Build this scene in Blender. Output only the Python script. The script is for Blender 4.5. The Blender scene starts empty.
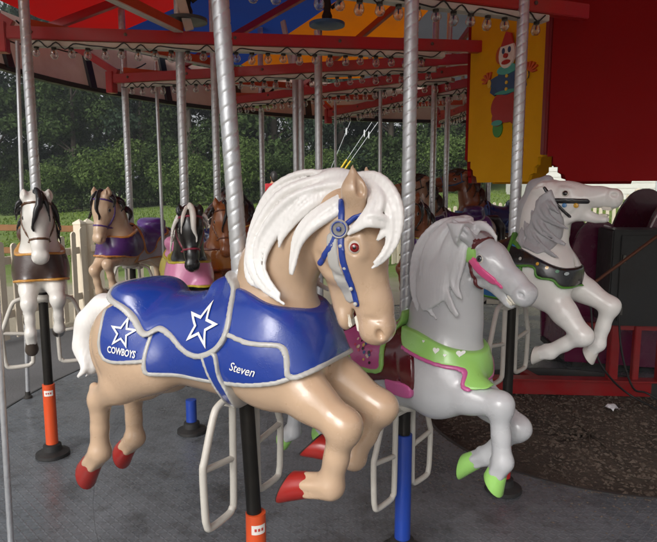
import bpy, bmesh, math, random
import numpy as np
from mathutils import Vector, Matrix
R = math.radians
SC = bpy.context.scene
COL = SC.collection
random.seed(7)

# ------------------------------------------------------------------ camera
FPX = 600.0                      # focal length in pixels of the 657 px wide photograph
PITCH = math.atan(81 / FPX)
CAMH = 1.5
cam_d = bpy.data.cameras.new('camera')
cam = bpy.data.objects.new('camera', cam_d)
COL.objects.link(cam)
cam.location = (0, 0, CAMH)
cam.rotation_euler = (R(90) - PITCH, 0, 0)
cam_d.sensor_width = 36.0
cam_d.lens = 36.0 * FPX / 657.0
cam_d.clip_start = 0.05
cam_d.clip_end = 600
SC.camera = cam
SC.render.resolution_x, SC.render.resolution_y = 1024, 845

# ------------------------------------------------------------------ sky, sun, exposure (bright overcast)
SUN_EL, SUN_AZ = R(34), R(208)   # azimuth measured clockwise from +Y
world = bpy.data.worlds.new('World')
SC.world = world
world.use_nodes = True
wn = world.node_tree
bg = wn.nodes['Background']
sky = wn.nodes.new('ShaderNodeTexSky')
sky.sky_type = 'NISHITA'
sky.sun_disc = False
sky.sun_elevation = SUN_EL
sky.sun_rotation = SUN_AZ
sky.air_density = 1.0
sky.dust_density = 5.0
hs = wn.nodes.new('ShaderNodeHueSaturation')
hs.inputs['Saturation'].default_value = 0.16      # cloud cover greys the sky
wn.links.new(sky.outputs[0], hs.inputs['Color'])
wn.links.new(hs.outputs[0], bg.inputs[0])
bg.inputs[1].default_value = 0.15
sun_d = bpy.data.lights.new('sun', 'SUN')
sun_d.energy = 0.7
sun_d.angle = R(28)
sun_d.color = (1.0, 0.98, 0.955)
sun = bpy.data.objects.new('sun', sun_d)
COL.objects.link(sun)
sun.location = (-3, -6, 9)
_sd = Vector((math.sin(SUN_AZ) * math.cos(SUN_EL), math.cos(SUN_AZ) * math.cos(SUN_EL), math.sin(SUN_EL)))
sun.rotation_euler = _sd.to_track_quat('Z', 'Y').to_euler()
SC.view_settings.view_transform = 'Standard'
SC.view_settings.look = 'None'
SC.view_settings.gamma = 1
SC.view_settings.use_curve_mapping = False
SC.view_settings.exposure = 0.17

# ------------------------------------------------------------------ photograph pixel -> place
_c, _s = math.cos(PITCH), math.sin(PITCH)
def ray(px, py):
    u = (px - 328.5) / FPX; v = (py - 271) / FPX
    return (u, _c - v * _s, -_s - v * _c)
def unp(px, py, Y):
    d = ray(px, py); t = Y / d[1]
    return Vector((d[0] * t, Y, CAMH + d[2] * t))
def ground_pt(px, py, z=0.0):
    d = ray(px, py); t = (z - CAMH) / d[2]
    return Vector((d[0] * t, d[1] * t, z))

# ------------------------------------------------------------------ materials
def new_mat(name):
    m = bpy.data.materials.new(name); m.use_nodes = True
    return m, m.node_tree, m.node_tree.nodes['Principled BSDF']
def link(nt, a, b): nt.links.new(a, b)
def tex_coord(nt, kind='Object', scale=None):
    tc = nt.nodes.new('ShaderNodeTexCoord')
    if scale is None: return tc.outputs[kind]
    mp = nt.nodes.new('ShaderNodeMapping'); mp.inputs['Scale'].default_value = scale
    link(nt, tc.outputs[kind], mp.inputs[0]); return mp.outputs[0]
def noise(nt, vec, scale, detail=4, rough=0.55):
    n = nt.nodes.new('ShaderNodeTexNoise'); n.inputs['Scale'].default_value = scale
    n.inputs['Detail'].default_value = detail; n.inputs['Roughness'].default_value = rough
    link(nt, vec, n.inputs['Vector']); return n.outputs[0]
def ramp(nt, fac, stops):
    r = nt.nodes.new('ShaderNodeValToRGB'); e = r.color_ramp.elements
    while len(e) < len(stops): e.new(0.5)
    for el, (p, c) in zip(e, stops):
        el.position = p; el.color = (c[0], c[1], c[2], 1) if hasattr(c, '__len__') else (c, c, c, 1)
    link(nt, fac, r.inputs[0]); return r.outputs[0]
def mixc(nt, fac, a, b, mode='MIX'):
    m = nt.nodes.new('ShaderNodeMix'); m.data_type = 'RGBA'; m.blend_type = mode
    for i, v in ((0, fac), (6, a), (7, b)):
        sock = m.inputs[i]
        if hasattr(v, 'links'): link(nt, v, sock)
        elif hasattr(v, '__len__'): sock.default_value = (v[0], v[1], v[2], 1)
        elif i == 0: sock.default_value = v
        else: sock.default_value = (v, v, v, 1)
    return m.outputs[2]
def bump(nt, b, height, strength=0.3, dist=0.01):
    bn = nt.nodes.new('ShaderNodeBump'); bn.inputs['Strength'].default_value = strength
    bn.inputs['Distance'].default_value = dist
    link(nt, height, bn.inputs['Height']); link(nt, bn.outputs[0], b.inputs['Normal'])
    return bn
_mats = {}
def srgb(c):
    if isinstance(c, str): c = tuple(int(c[i:i+2], 16) / 255 for i in (0, 2, 4))
    return tuple(x / 12.92 if x <= 0.04045 else ((x + 0.055) / 1.055) ** 2.4 for x in c)
def mix3(a, b, t): return tuple(x * (1 - t) + y * t for x, y in zip(a, b))
def paint(col, rough=0.28, coat=0.35, dirt=0.25, drops=0.0, spec=0.5):
    """enamel paint on cast fibreglass: faint mottling, grime, uneven gloss"""
    k = ('paint', col, rough, coat, dirt, drops, spec)
    if k in _mats: return _mats[k]
    m, nt, b = new_mat('enamel_paint')
    c = srgb(col); v = tex_coord(nt)
    n1 = noise(nt, v, 5.0, 5, 0.6); n2 = noise(nt, v, 38.0, 4, 0.65)
    dk = mix3(c, (0.10, 0.085, 0.07), 0.55)
    f1 = ramp(nt, n1, [(0.42, 0.0), (0.75, dirt)])
    base = mixc(nt, f1, c, dk)
    f2 = ramp(nt, n2, [(0.60, 0.0), (0.78, dirt * 0.7)])
    base = mixc(nt, f2, base, dk)
    link(nt, base, b.inputs['Base Color'])
    rr = ramp(nt, n1, [(0.3, rough * 0.75), (0.8, min(1, rough * 1.6))])
    link(nt, rr, b.inputs['Roughness'])
    b.inputs['Specular IOR Level'].default_value = spec
    b.inputs['Coat Weight'].default_value = coat
    b.inputs['Coat Roughness'].default_value = 0.12
    h = noise(nt, v, 16.0, 3, 0.5)
    bn = bump(nt, b, h, 0.10, 0.02)
    if drops:
        vo = nt.nodes.new('ShaderNodeTexVoronoi'); vo.inputs['Scale'].default_value = 170
        link(nt, v, vo.inputs['Vector'])
        dh = ramp(nt, vo.outputs[0], [(0.12, 1.0), (0.42, 0.0)])
        mk = ramp(nt, noise(nt, v, 7.0, 3), [(0.48, 0.0), (0.60, 1.0)])
        mm = mixc(nt, 1.0, dh, mk, 'MULTIPLY')
        b2 = nt.nodes.new('ShaderNodeBump'); b2.inputs['Strength'].default_value = drops
        b2.inputs['Distance'].default_value = 0.003
        link(nt, mm, b2.inputs['Height']); link(nt, bn.outputs[0], b2.inputs['Normal'])
        link(nt, b2.outputs[0], b.inputs['Normal'])
    _mats[k] = m
    return m
def hair_paint(col, rough=0.36, dirt=0.12):
    """paint over carved hair: fine chisel lines"""
    k = ('hair', col, rough, dirt)
    if k in _mats: return _mats[k]
    m = paint(col, rough, 0.15, dirt).copy(); nt = m.node_tree; b = nt.nodes['Principled BSDF']
    v = tex_coord(nt)
    w = nt.nodes.new('ShaderNodeTexWave'); w.wave_type = 'BANDS'; w.bands_direction = 'X'
    for s_, val in (('Scale', 26), ('Distortion', 9), ('Detail', 2.5), ('Detail Scale', 0.45)): w.inputs[s_].default_value = val
    link(nt, v, w.inputs['Vector'])
    old = b.inputs['Normal'].links[0].from_socket
    b2 = nt.nodes.new('ShaderNodeBump'); b2.inputs['Strength'].default_value = 0.08; b2.inputs['Distance'].default_value = 0.005
    link(nt, w.outputs[1], b2.inputs['Height']); link(nt, old, b2.inputs['Normal']); link(nt, b2.outputs[0], b.inputs['Normal'])
    _mats[k] = m; return m
def metal(col, rough=0.3, metallic=0.9, wear=0.4):
    k = ('metal', col, rough, metallic, wear)
    if k in _mats: return _mats[k]
    m, nt, b = new_mat('worn_metal')
    c = srgb(col); v = tex_coord(nt)
    n1 = noise(nt, v, 22.0, 6, 0.65); n2 = noise(nt, v, 3.0, 3)
    base = mixc(nt, ramp(nt, n1, [(0.45, 0.0), (0.72, wear)]), c, mix3(c, (0.08, 0.06, 0.045), 0.7))
    link(nt, base, b.inputs['Base Color'])
    b.inputs['Metallic'].default_value = metallic
    link(nt, ramp(nt, n2, [(0.3, rough * 0.7), (0.75, rough * 1.5)]), b.inputs['Roughness'])
    bump(nt, b, n1, 0.08, 0.004)
    _mats[k] = m
    return m

# ------------------------------------------------------------------ mesh helpers
def mesh_from(name, verts, faces, smooth=True):
    me = bpy.data.meshes.new(name)
    me.from_pydata([tuple(v) for v in verts], [], [tuple(f) for f in faces])
    if smooth: me.polygons.foreach_set('use_smooth', [True] * len(me.polygons))
    me.update(); return me
def mesh_np(name, V, Q):
    """quads from numpy arrays"""
    me = bpy.data.meshes.new(name)
    V = np.asarray(V, np.float32); Q = np.asarray(Q, np.int32)
    me.vertices.add(len(V)); me.vertices.foreach_set('co', V.ravel())
    me.loops.add(Q.size); me.loops.foreach_set('vertex_index', Q.ravel())
    me.polygons.add(len(Q)); me.polygons.foreach_set('loop_start', np.arange(0, Q.size, Q.shape[1], dtype=np.int32))
    me.polygons.foreach_set('use_smooth', np.ones(len(Q), bool))
    me.update(calc_edges=True); me.validate(); return me
def obj(name, me, mat=None, parent=None, loc=None, rot=None):
    o = bpy.data.objects.new(name, me); COL.objects.link(o)
    if mat is not None and me is not None and not me.materials: me.materials.append(mat)
    if parent is not None: o.parent = parent
    if loc is not None: o.location = loc
    if rot is not None: o.rotation_euler = rot
    return o
def tag(o, label, cat=None, group=None, kind=None):
    if label: o['label'] = label
    if cat: o['category'] = cat
    if group: o['group'] = group
    if kind: o['kind'] = kind
    return o
def thing(name, label, cat, loc=(0, 0, 0), rz=0.0, group=None):
    o = bpy.data.objects.new(name, None); COL.objects.link(o)
    o.empty_display_size = 0.1
    o.location = loc; o.rotation_euler = (0, 0, rz)
    return tag(o, label, cat, group)
def copy_tree(o, parent=None):
    c = o.copy(); COL.objects.link(c); c.parent = parent
    for ch in list(o.children): copy_tree(ch, c)
    return c
class MB:
    """collects simple shapes into ONE mesh"""
    def __init__(s): s.v = []; s.f = []; s.sm = []
    def add(s, vs, fs, smooth=False):
        n = len(s.v); s.v += [Vector(v) for v in vs]; s.f += [[i + n for i in f] for f in fs]; s.sm += [smooth] * len(fs)
    def box(s, c, d, M=None):
        x, y, z = [k / 2 for k in d]; c = Vector(c)
        vs = [Vector((sx * x, sy * y, sz * z)) for sx in (-1, 1) for sy in (-1, 1) for sz in (-1, 1)]
        if M is not None: vs = [M @ v for v in vs]
        s.add([v + c for v in vs], [(0, 1, 3, 2), (4, 6, 7, 5), (0, 4, 5, 1), (2, 3, 7, 6), (0, 2, 6, 4), (1, 5, 7, 3)])
    def beam(s, a, b, w, h, up=(0, 0, 1)):
        a = Vector(a); b = Vector(b); d = (b - a); L = d.length; d.normalize()
        u = Vector(up); sd = d.cross(u)
        if sd.length < 1e-4: sd = d.cross(Vector((1, 0, 0)))
        sd.normalize(); u = sd.cross(d)
        M = Matrix((d, sd, u)).transposed()
        s.box((a + b) / 2, (L, w, h), M)
    def tube(s, pts, r, n=10, cap=True, closed=False):
        pts = [Vector(p) for p in pts]; m = len(pts)
        rr = r if hasattr(r, '__len__') else [r] * m
        prev = None; rings = []
        for i, p in enumerate(pts):
            if closed: t = pts[(i + 1) % m] - pts[i - 1]
            else: t = pts[min(i + 1, m - 1)] - pts[max(i - 1, 0)]
            t.normalize()
            if prev is None:
                a = t.cross(Vector((0, 0, 1)))
                if a.length < 0.05: a = t.cross(Vector((1, 0, 0)))
            else: a = prev - t * prev.dot(t)
            a.normalize(); b = t.cross(a); prev = a
            rings.append([p + (a * math.cos(2 * math.pi * k / n) + b * math.sin(2 * math.pi * k / n)) * rr[i] for k in range(n)])
        vs = [v for g in rings for v in g]; fs = []
        for i in range(m if closed else m - 1):
            j = (i + 1) % m
            for k in range(n):
                fs.append((i * n + k, i * n + (k + 1) % n, j * n + (k + 1) % n, j * n + k))
        if cap and not closed: fs += [tuple(range(n))[::-1], tuple((m - 1) * n + k for k in range(n))]
        s.add(vs, fs, True)
    def lathe(s, prof, n=20, c=(0, 0, 0), M=None):
        """prof: list of (r, z)"""
        c = Vector(c); vs = []; fs = []
        for r, z in prof:
            for k in range(n):
                a = 2 * math.pi * k / n; v = Vector((r * math.cos(a), r * math.sin(a), z))
                vs.append((M @ v if M is not None else v) + c)
        m = len(prof)
        for i in range(m - 1):
            for k in range(n): fs.append((i * n + k, i * n + (k + 1) % n, (i + 1) * n + (k + 1) % n, (i + 1) * n + k))
        if prof[0][0] > 1e-5: fs.append(tuple(range(n))[::-1])
        if prof[-1][0] > 1e-5: fs.append(tuple((m - 1) * n + k for k in range(n)))
        s.add(vs, fs, True)
    def mesh(s, name, bevel=0.0, angle=35):
        me = bpy.data.meshes.new(name)
        me.from_pydata([tuple(v) for v in s.v], [], s.f)
        me.polygons.foreach_set('use_smooth', s.sm)
        if bevel:
            bm = bmesh.new(); bm.from_mesh(me)
            es = [e for e in bm.edges if len(e.link_faces) == 2 and e.calc_face_angle(0) > R(angle)]
            bmesh.ops.bevel(bm, geom=es, offset=bevel, segments=2, affect='EDGES', clamp_overlap=True)
            bm.to_mesh(me); bm.free()
        elif any(s.sm):
            bm = bmesh.new(); bm.from_mesh(me)
            for e in bm.edges:
                if len(e.link_faces) == 2 and e.calc_face_angle(0) > R(50): e.smooth = False
            bm.to_mesh(me); bm.free()
        me.update(); return me
    def build(s, name, mat, parent=None, bevel=0.0):
        return obj(name, s.mesh(name, bevel), mat, parent)
def catmull(pts, n=6):
    P = [np.array(p, float) for p in pts]; P = [2 * P[0] - P[1]] + P + [2 * P[-1] - P[-2]]
    out = []
    for i in range(1, len(P) - 2):
        for j in range(n):
            t = j / n
            out.append(0.5 * ((2 * P[i]) + (-P[i-1] + P[i+1]) * t + (2*P[i-1] - 5*P[i] + 4*P[i+1] - P[i+2]) * t*t + (-P[i-1] + 3*P[i] - 3*P[i+1] + P[i+2]) * t**3))
    out.append(P[-2]); return out

# ------------------------------------------------------------------ carved figures: signed distance field -> surface
class Field:
    def __init__(s, lo, hi, h):
        s.lo = np.array(lo, np.float32); s.h = h
        s.n = np.ceil((np.array(hi) - np.array(lo)) / h).astype(int) + 1
        s.D = np.full(s.n, 1.0, np.float32)
        s.ax = [s.lo[i] + h * np.arange(s.n[i], dtype=np.float32) for i in range(3)]
    def win(s, lo, hi):
        i0 = np.clip(np.floor((np.array(lo) - s.lo) / s.h).astype(int), 0, s.n)
        i1 = np.clip(np.ceil((np.array(hi) - s.lo) / s.h).astype(int) + 1, 0, s.n)
        sl = tuple(slice(a, b) for a, b in zip(i0, i1))
        X = s.ax[0][sl[0]][:, None, None]; Y = s.ax[1][sl[1]][None, :, None]; Z = s.ax[2][sl[2]][None, None, :]
        return sl, X, Y, Z
    def merge(s, sl, d, k, op):
        D = s.D[sl]
        if D.size == 0: return
        if op == 'sub':
            a = -d; hh = np.maximum(k - np.abs(D - a), 0) / max(k, 1e-6); s.D[sl] = np.maximum(D, a) + hh * hh * k * 0.25
        else:
            hh = np.maximum(k - np.abs(D - d), 0) / max(k, 1e-6); s.D[sl] = np.minimum(D, d) - hh * hh * k * 0.25
    def cone(s, a, b, ra, rb, k=0.03, sq=None, op='add', pad=0.035):
        """tapered capsule; sq=(axis, factor) squashes it along a unit axis"""
        a = np.array(a, np.float32); b = np.array(b, np.float32)
        r = max(ra, rb) + pad + k
        if sq is not None: r = max(r, max(ra, rb) * sq[1] + pad + k)
        sl, X, Y, Z = s.win(np.minimum(a, b) - r, np.maximum(a, b) + r)
        px, py, pz = X - a[0], Y - a[1], Z - a[2]
        ba = b - a
        fac = 1.0
        if sq is not None:
            n = np.array(sq[0], np.float32); f = sq[1]
            dn = (px * n[0] + py * n[1] + pz * n[2]) * (1.0 / f - 1.0)
            bn = float(ba @ n) * (1.0 / f - 1.0)
            px = px + dn * n[0]; py = py + dn * n[1]; pz = pz + dn * n[2]
            ba = ba + bn * n; fac = min(1.0, f)
        bb = float(ba @ ba) + 1e-9
        t = np.clip((px * ba[0] + py * ba[1] + pz * ba[2]) / bb, 0, 1)
        d = np.sqrt((px - t * ba[0]) ** 2 + (py - t * ba[1]) ** 2 + (pz - t * ba[2]) ** 2) - (ra + (rb - ra) * t)
        s.merge(sl, d * fac, k, op)
    def chain(s, pts, rad, k=0.02, sq=None, op='add'):
        for i in range(len(pts) - 1): s.cone(pts[i], pts[i + 1], rad[i], rad[i + 1], k, sq, op)
    def ell(s, c, r, k=0.03, rot=None, op='add', pad=0.035):
        """ellipsoid; rot = 3x3 whose rows are its axes"""
        c = np.array(c, np.float32); r = np.array(r, np.float32)
        m = float(r.max()) + pad + k
        sl, X, Y, Z = s.win(c - m, c + m)
        px, py, pz = X - c[0], Y - c[1], Z - c[2]
        if rot is not None:
            q = [px * a[0] + py * a[1] + pz * a[2] for a in np.array(rot, np.float32)]
        else: q = [px, py, pz]
        k0 = np.sqrt((q[0] / r[0]) ** 2 + (q[1] / r[1]) ** 2 + (q[2] / r[2]) ** 2)
        k1 = np.sqrt((q[0] / r[0] ** 2) ** 2 + (q[1] / r[1] ** 2) ** 2 + (q[2] / r[2] ** 2) ** 2)
        d = k0 * (k0 - 1.0) / np.maximum(k1, 1e-6)
        s.merge(sl, d, k, op)
    def sample(s, P):
        """trilinear"""
        q = (np.asarray(P, np.float32) - s.lo) / s.h
        q = np.clip(q, 0, np.array(s.n) - 1.001); i = q.astype(int); f = q - i
        out = 0
        for dx in (0, 1):
            for dy in (0, 1):
                for dz in (0, 1):
                    w = (f[:, 0] if dx else 1 - f[:, 0]) * (f[:, 1] if dy else 1 - f[:, 1]) * (f[:, 2] if dz else 1 - f[:, 2])
                    out = out + w * s.D[i[:, 0] + dx, i[:, 1] + dy, i[:, 2] + dz]
        return out
def surface(D, lo, h, M=None):
    """naive surface nets"""
    ins = D < 0
    n = D.shape
    cnt = np.zeros([k - 1 for k in n], np.uint8)
    for dx in (0, 1):
        for dy in (0, 1):
            for dz in (0, 1):
                cnt += ins[dx:n[0]-1+dx, dy:n[1]-1+dy, dz:n[2]-1+dz]
    act = (cnt > 0) & (cnt < 8)
    I = np.argwhere(act)
    if len(I) == 0: return None
    idx = np.full(act.shape, -1, np.int32); idx[act] = np.arange(len(I))
    cor = {}
    for dx in (0, 1):
        for dy in (0, 1):
            for dz in (0, 1):
                cor[(dx, dy, dz)] = D[I[:, 0] + dx, I[:, 1] + dy, I[:, 2] + dz]
    acc = np.zeros((len(I), 3), np.float32); num = np.zeros(len(I), np.float32)
    for a in cor:
        for ax in range(3):
            if a[ax]: continue
            b = list(a); b[ax] = 1; b = tuple(b)
            va, vb = cor[a], cor[b]; x = (va < 0) != (vb < 0)
            t = np.where(x, va / np.where(np.abs(va - vb) < 1e-9, 1, va - vb), 0)
            for j in range(3):
                acc[:, j] += np.where(x, a[j] + (t if j == ax else 0), 0)
            num += x
    V = (I + acc / num[:, None]) * h + np.asarray(lo)
    quads = []
    for ax in range(3):
        sl0 = [slice(None)] * 3; sl1 = [slice(None)] * 3
        sl0[ax] = slice(0, n[ax] - 1); sl1[ax] = slice(1, n[ax])
        A = ins[tuple(sl0)]; B = ins[tuple(sl1)]
        E = np.argwhere(A != B)
        o1, o2 = (ax + 1) % 3, (ax + 2) % 3
        E = E[(E[:, o1] > 0) & (E[:, o2] > 0) & (E[:, o1] < n[o1] - 1) & (E[:, o2] < n[o2] - 1)]
        if len(E) == 0: continue
        def g(d1, d2):
            e = E.copy(); e[:, o1] -= d1; e[:, o2] -= d2
            return idx[e[:, 0], e[:, 1], e[:, 2]]
        q = np.stack([g(1, 1), g(0, 1), g(0, 0), g(1, 0)], 1)
        flip = ~A[E[:, 0], E[:, 1], E[:, 2]]
        q[flip] = q[flip][:, ::-1]
        quads.append(q)
    Q = np.concatenate(quads)
    E2 = np.concatenate([Q[:, [0, 1]], Q[:, [1, 2]], Q[:, [2, 3]], Q[:, [3, 0]]]); nv = len(V)      # ease the voxel steps
    deg = np.maximum(np.bincount(E2.ravel(), minlength=nv), 1)[:, None]
    for lam in (0.55, 0.55, -0.50):
        acc = np.stack([np.bincount(E2[:, 0], V[E2[:, 1], j], nv) + np.bincount(E2[:, 1], V[E2[:, 0], j], nv) for j in range(3)], 1)
        V = V + lam * (acc / deg - V)
    return V, Q
def net_obj(name, D, F, mat, parent, crop=None):
    if crop is not None:
        D = D[crop]; lo = F.lo + F.h * np.array([c.start for c in crop])
    else: lo = F.lo
    r = surface(np.ascontiguousarray(D), lo, F.h)
    if r is None: return None
    return obj(name, mesh_np(name, *r), mat, parent)
def poly_sd(X, Z, poly):
    """signed distance to a closed polygon in a plane (negative inside)"""
    P = np.array(poly, np.float32); n = len(P)
    d = np.full(np.broadcast(X, Z).shape, 1e9, np.float32); s = np.ones(d.shape, np.float32)
    for i in range(n):
        a = P[i]; b = P[i - 1]
        ex, ez = b - a; wx = X - a[0]; wz = Z - a[1]
        t = np.clip((wx * ex + wz * ez) / (ex * ex + ez * ez + 1e-12), 0, 1)
        d = np.minimum(d, (wx - ex * t) ** 2 + (wz - ez * t) ** 2)
        c1 = Z >= a[1]; c2 = Z < b[1]; c3 = ex * wz > ez * wx
        fl = (c1 & c2 & c3) | (~c1 & ~c2 & ~c3)
        s = np.where(fl, -s, s)
    return s * np.sqrt(d)
def line_sd(X, Z, pts):
    P = np.array(pts, np.float32); d = np.full(np.broadcast(X, Z).shape, 1e9, np.float32)
    for a, b in zip(P[:-1], P[1:]):
        ex, ez = b - a; wx = X - a[0]; wz = Z - a[1]
        t = np.clip((wx * ex + wz * ez) / (ex * ex + ez * ez + 1e-12), 0, 1)
        d = np.minimum(d, (wx - ex * t) ** 2 + (wz - ez * t) ** 2)
    return np.sqrt(d)
# ------------------------------------------------------------------ carousel horse builder
def make_loc(pole, th, z0, S=1.0):
    """photograph pixel + lateral offset -> (x, y, z) in the horse's own frame (x ahead, y left, z up from the seat)"""
    hx, hy = math.cos(th), -math.sin(th); lx, ly = -hy, hx
    def L(px, py, lat=0.0):
        ox = pole[0] + lx * lat; oy = pole[1] + ly * lat
        d = ray(px, py)
        det = -d[0] * hy + hx * d[1]
        t = (-ox * hy + hx * oy) / det
        a = (d[0] * oy - d[1] * ox) / det
        return (a / S, lat / S, (CAMH + d[2] * t - z0) / S)
    return L
def V3(p): return np.array(p, np.float32)
def bundle(F, pts, width, n=4, r=None, k=0.003, seed=0, tip=0.15, flat=None):
    """a carved lock of hair: n strands side by side that run together at the tip"""
    rng = random.Random(seed)
    P = [np.array(p, float) for p in catmull(pts, 5)]
    m = len(P); r = max(0.0085, width / n * 0.66)
    for j in range(n):
        u0 = (j + 0.5) / n - 0.5
        ph = rng.uniform(0, 6.28); am = rng.uniform(0.06, 0.18) * width; rv = rng.uniform(0.8, 1.2); oy = rng.uniform(-0.35, 0.5) * r
        end = rng.uniform(0.86, 1.0)
        last = None
        M = max(3, int(m * end))
        for i in range(M):
            t = i / (M - 1)
            T = P[min(i + 1, m - 1)] - P[max(i - 1, 0)]
            T /= (np.linalg.norm(T) + 1e-9)
            N = np.array((T[2], 0, -T[0])); nn = np.linalg.norm(N)
            N = N / nn if nn > 0.05 else np.array((0, 1.0, 0))
            sp = width * (0.55 + 0.45 * math.sin(min(1, t * 1.6) * math.pi / 2)) * (1 - 0.8 * t ** 2.2)
            q = P[i] + N * (u0 * sp + am * math.sin(ph + t * 6.0) * (1 - t))
            q = q + np.array((0, ((0.5 - abs(u0)) * r * 0.5 + oy) * (1 if P[i][1] > 0 else -1), 0))
            rr = rv * r * (0.75 + 0.45 * math.sin(math.pi * min(1, t * 1.3))) * (1 - (1 - tip) * t ** 2.5)
            rr = max(rr, 0.0048)
            if last is not None: F.cone(last[0], q, last[1], rr, k, pad=0.012)
            last = (q, rr)
def hoof_mesh(A, p, f, lat, r, L):
    """A coronet centre, p axis, f toe side, lat lateral axis"""
    A, p, f, lat = [Vector(v) for v in (A, p, f, lat)]
    n = 20; vs = []; rows = [(-0.15, 0.93, 0), (0.0, 1.0, 0), (0.12, 1.03, 0.05), (0.5, 1.12, 0.30), (0.93, 1.24, 0.62), (1.0, 1.20, 0.66)]
    for (t, sc, sh) in rows:
        for k in range(n):
            a = 2 * math.pi * k / n; cf = math.cos(a)
            ext = (0.5 + 0.5 * cf)
            along = t * L * (0.55 + 0.75 * ext) if t > 0 else t * L
            vs.append(A + p * along + f * (cf * r * sc + sh * r * 0.35) + lat * (math.sin(a) * r * sc * 0.95))
    fs = []
    for i in range(len(rows) - 1):
        for k in range(n): fs.append((i * n + k, i * n + (k + 1) % n, (i + 1) * n + (k + 1) % n, (i + 1) * n + k))
    c0 = len(vs); vs.append(sum((vs[(len(rows) - 1) * n + k] for k in range(n)), Vector()) / n - p * 0.006)
    for k in range(n): fs.append(((len(rows) - 1) * n + k, (len(rows) - 1) * n + (k + 1) % n, c0))
    me = mesh_from('hoof', vs, fs)
    bm = bmesh.new(); bm.from_mesh(me); bmesh.ops.recalc_face_normals(bm, faces=bm.faces)
    for e in bm.edges:
        if len(e.link_faces) == 2 and e.calc_face_angle(0) > R(45): e.smooth = False
    bm.to_mesh(me); bm.free(); return me
def ell_sd(X, Y, Z, c, r):
    a, b, d = (X - c[0]) / r[0], (Y - c[1]) / r[1], (Z - c[2]) / r[2]
    k0 = np.sqrt(a * a + b * b + d * d); k1 = np.sqrt((a / r[0]) ** 2 + (b / r[1]) ** 2 + (d / r[2]) ** 2)
    return k0 * (k0 - 1) / np.maximum(k1, 1e-6)
def smin(a, d, k):
    hh = np.maximum(k - np.abs(a - d), 0) / k
    return np.minimum(a, d) - hh * hh * k * 0.25
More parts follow.
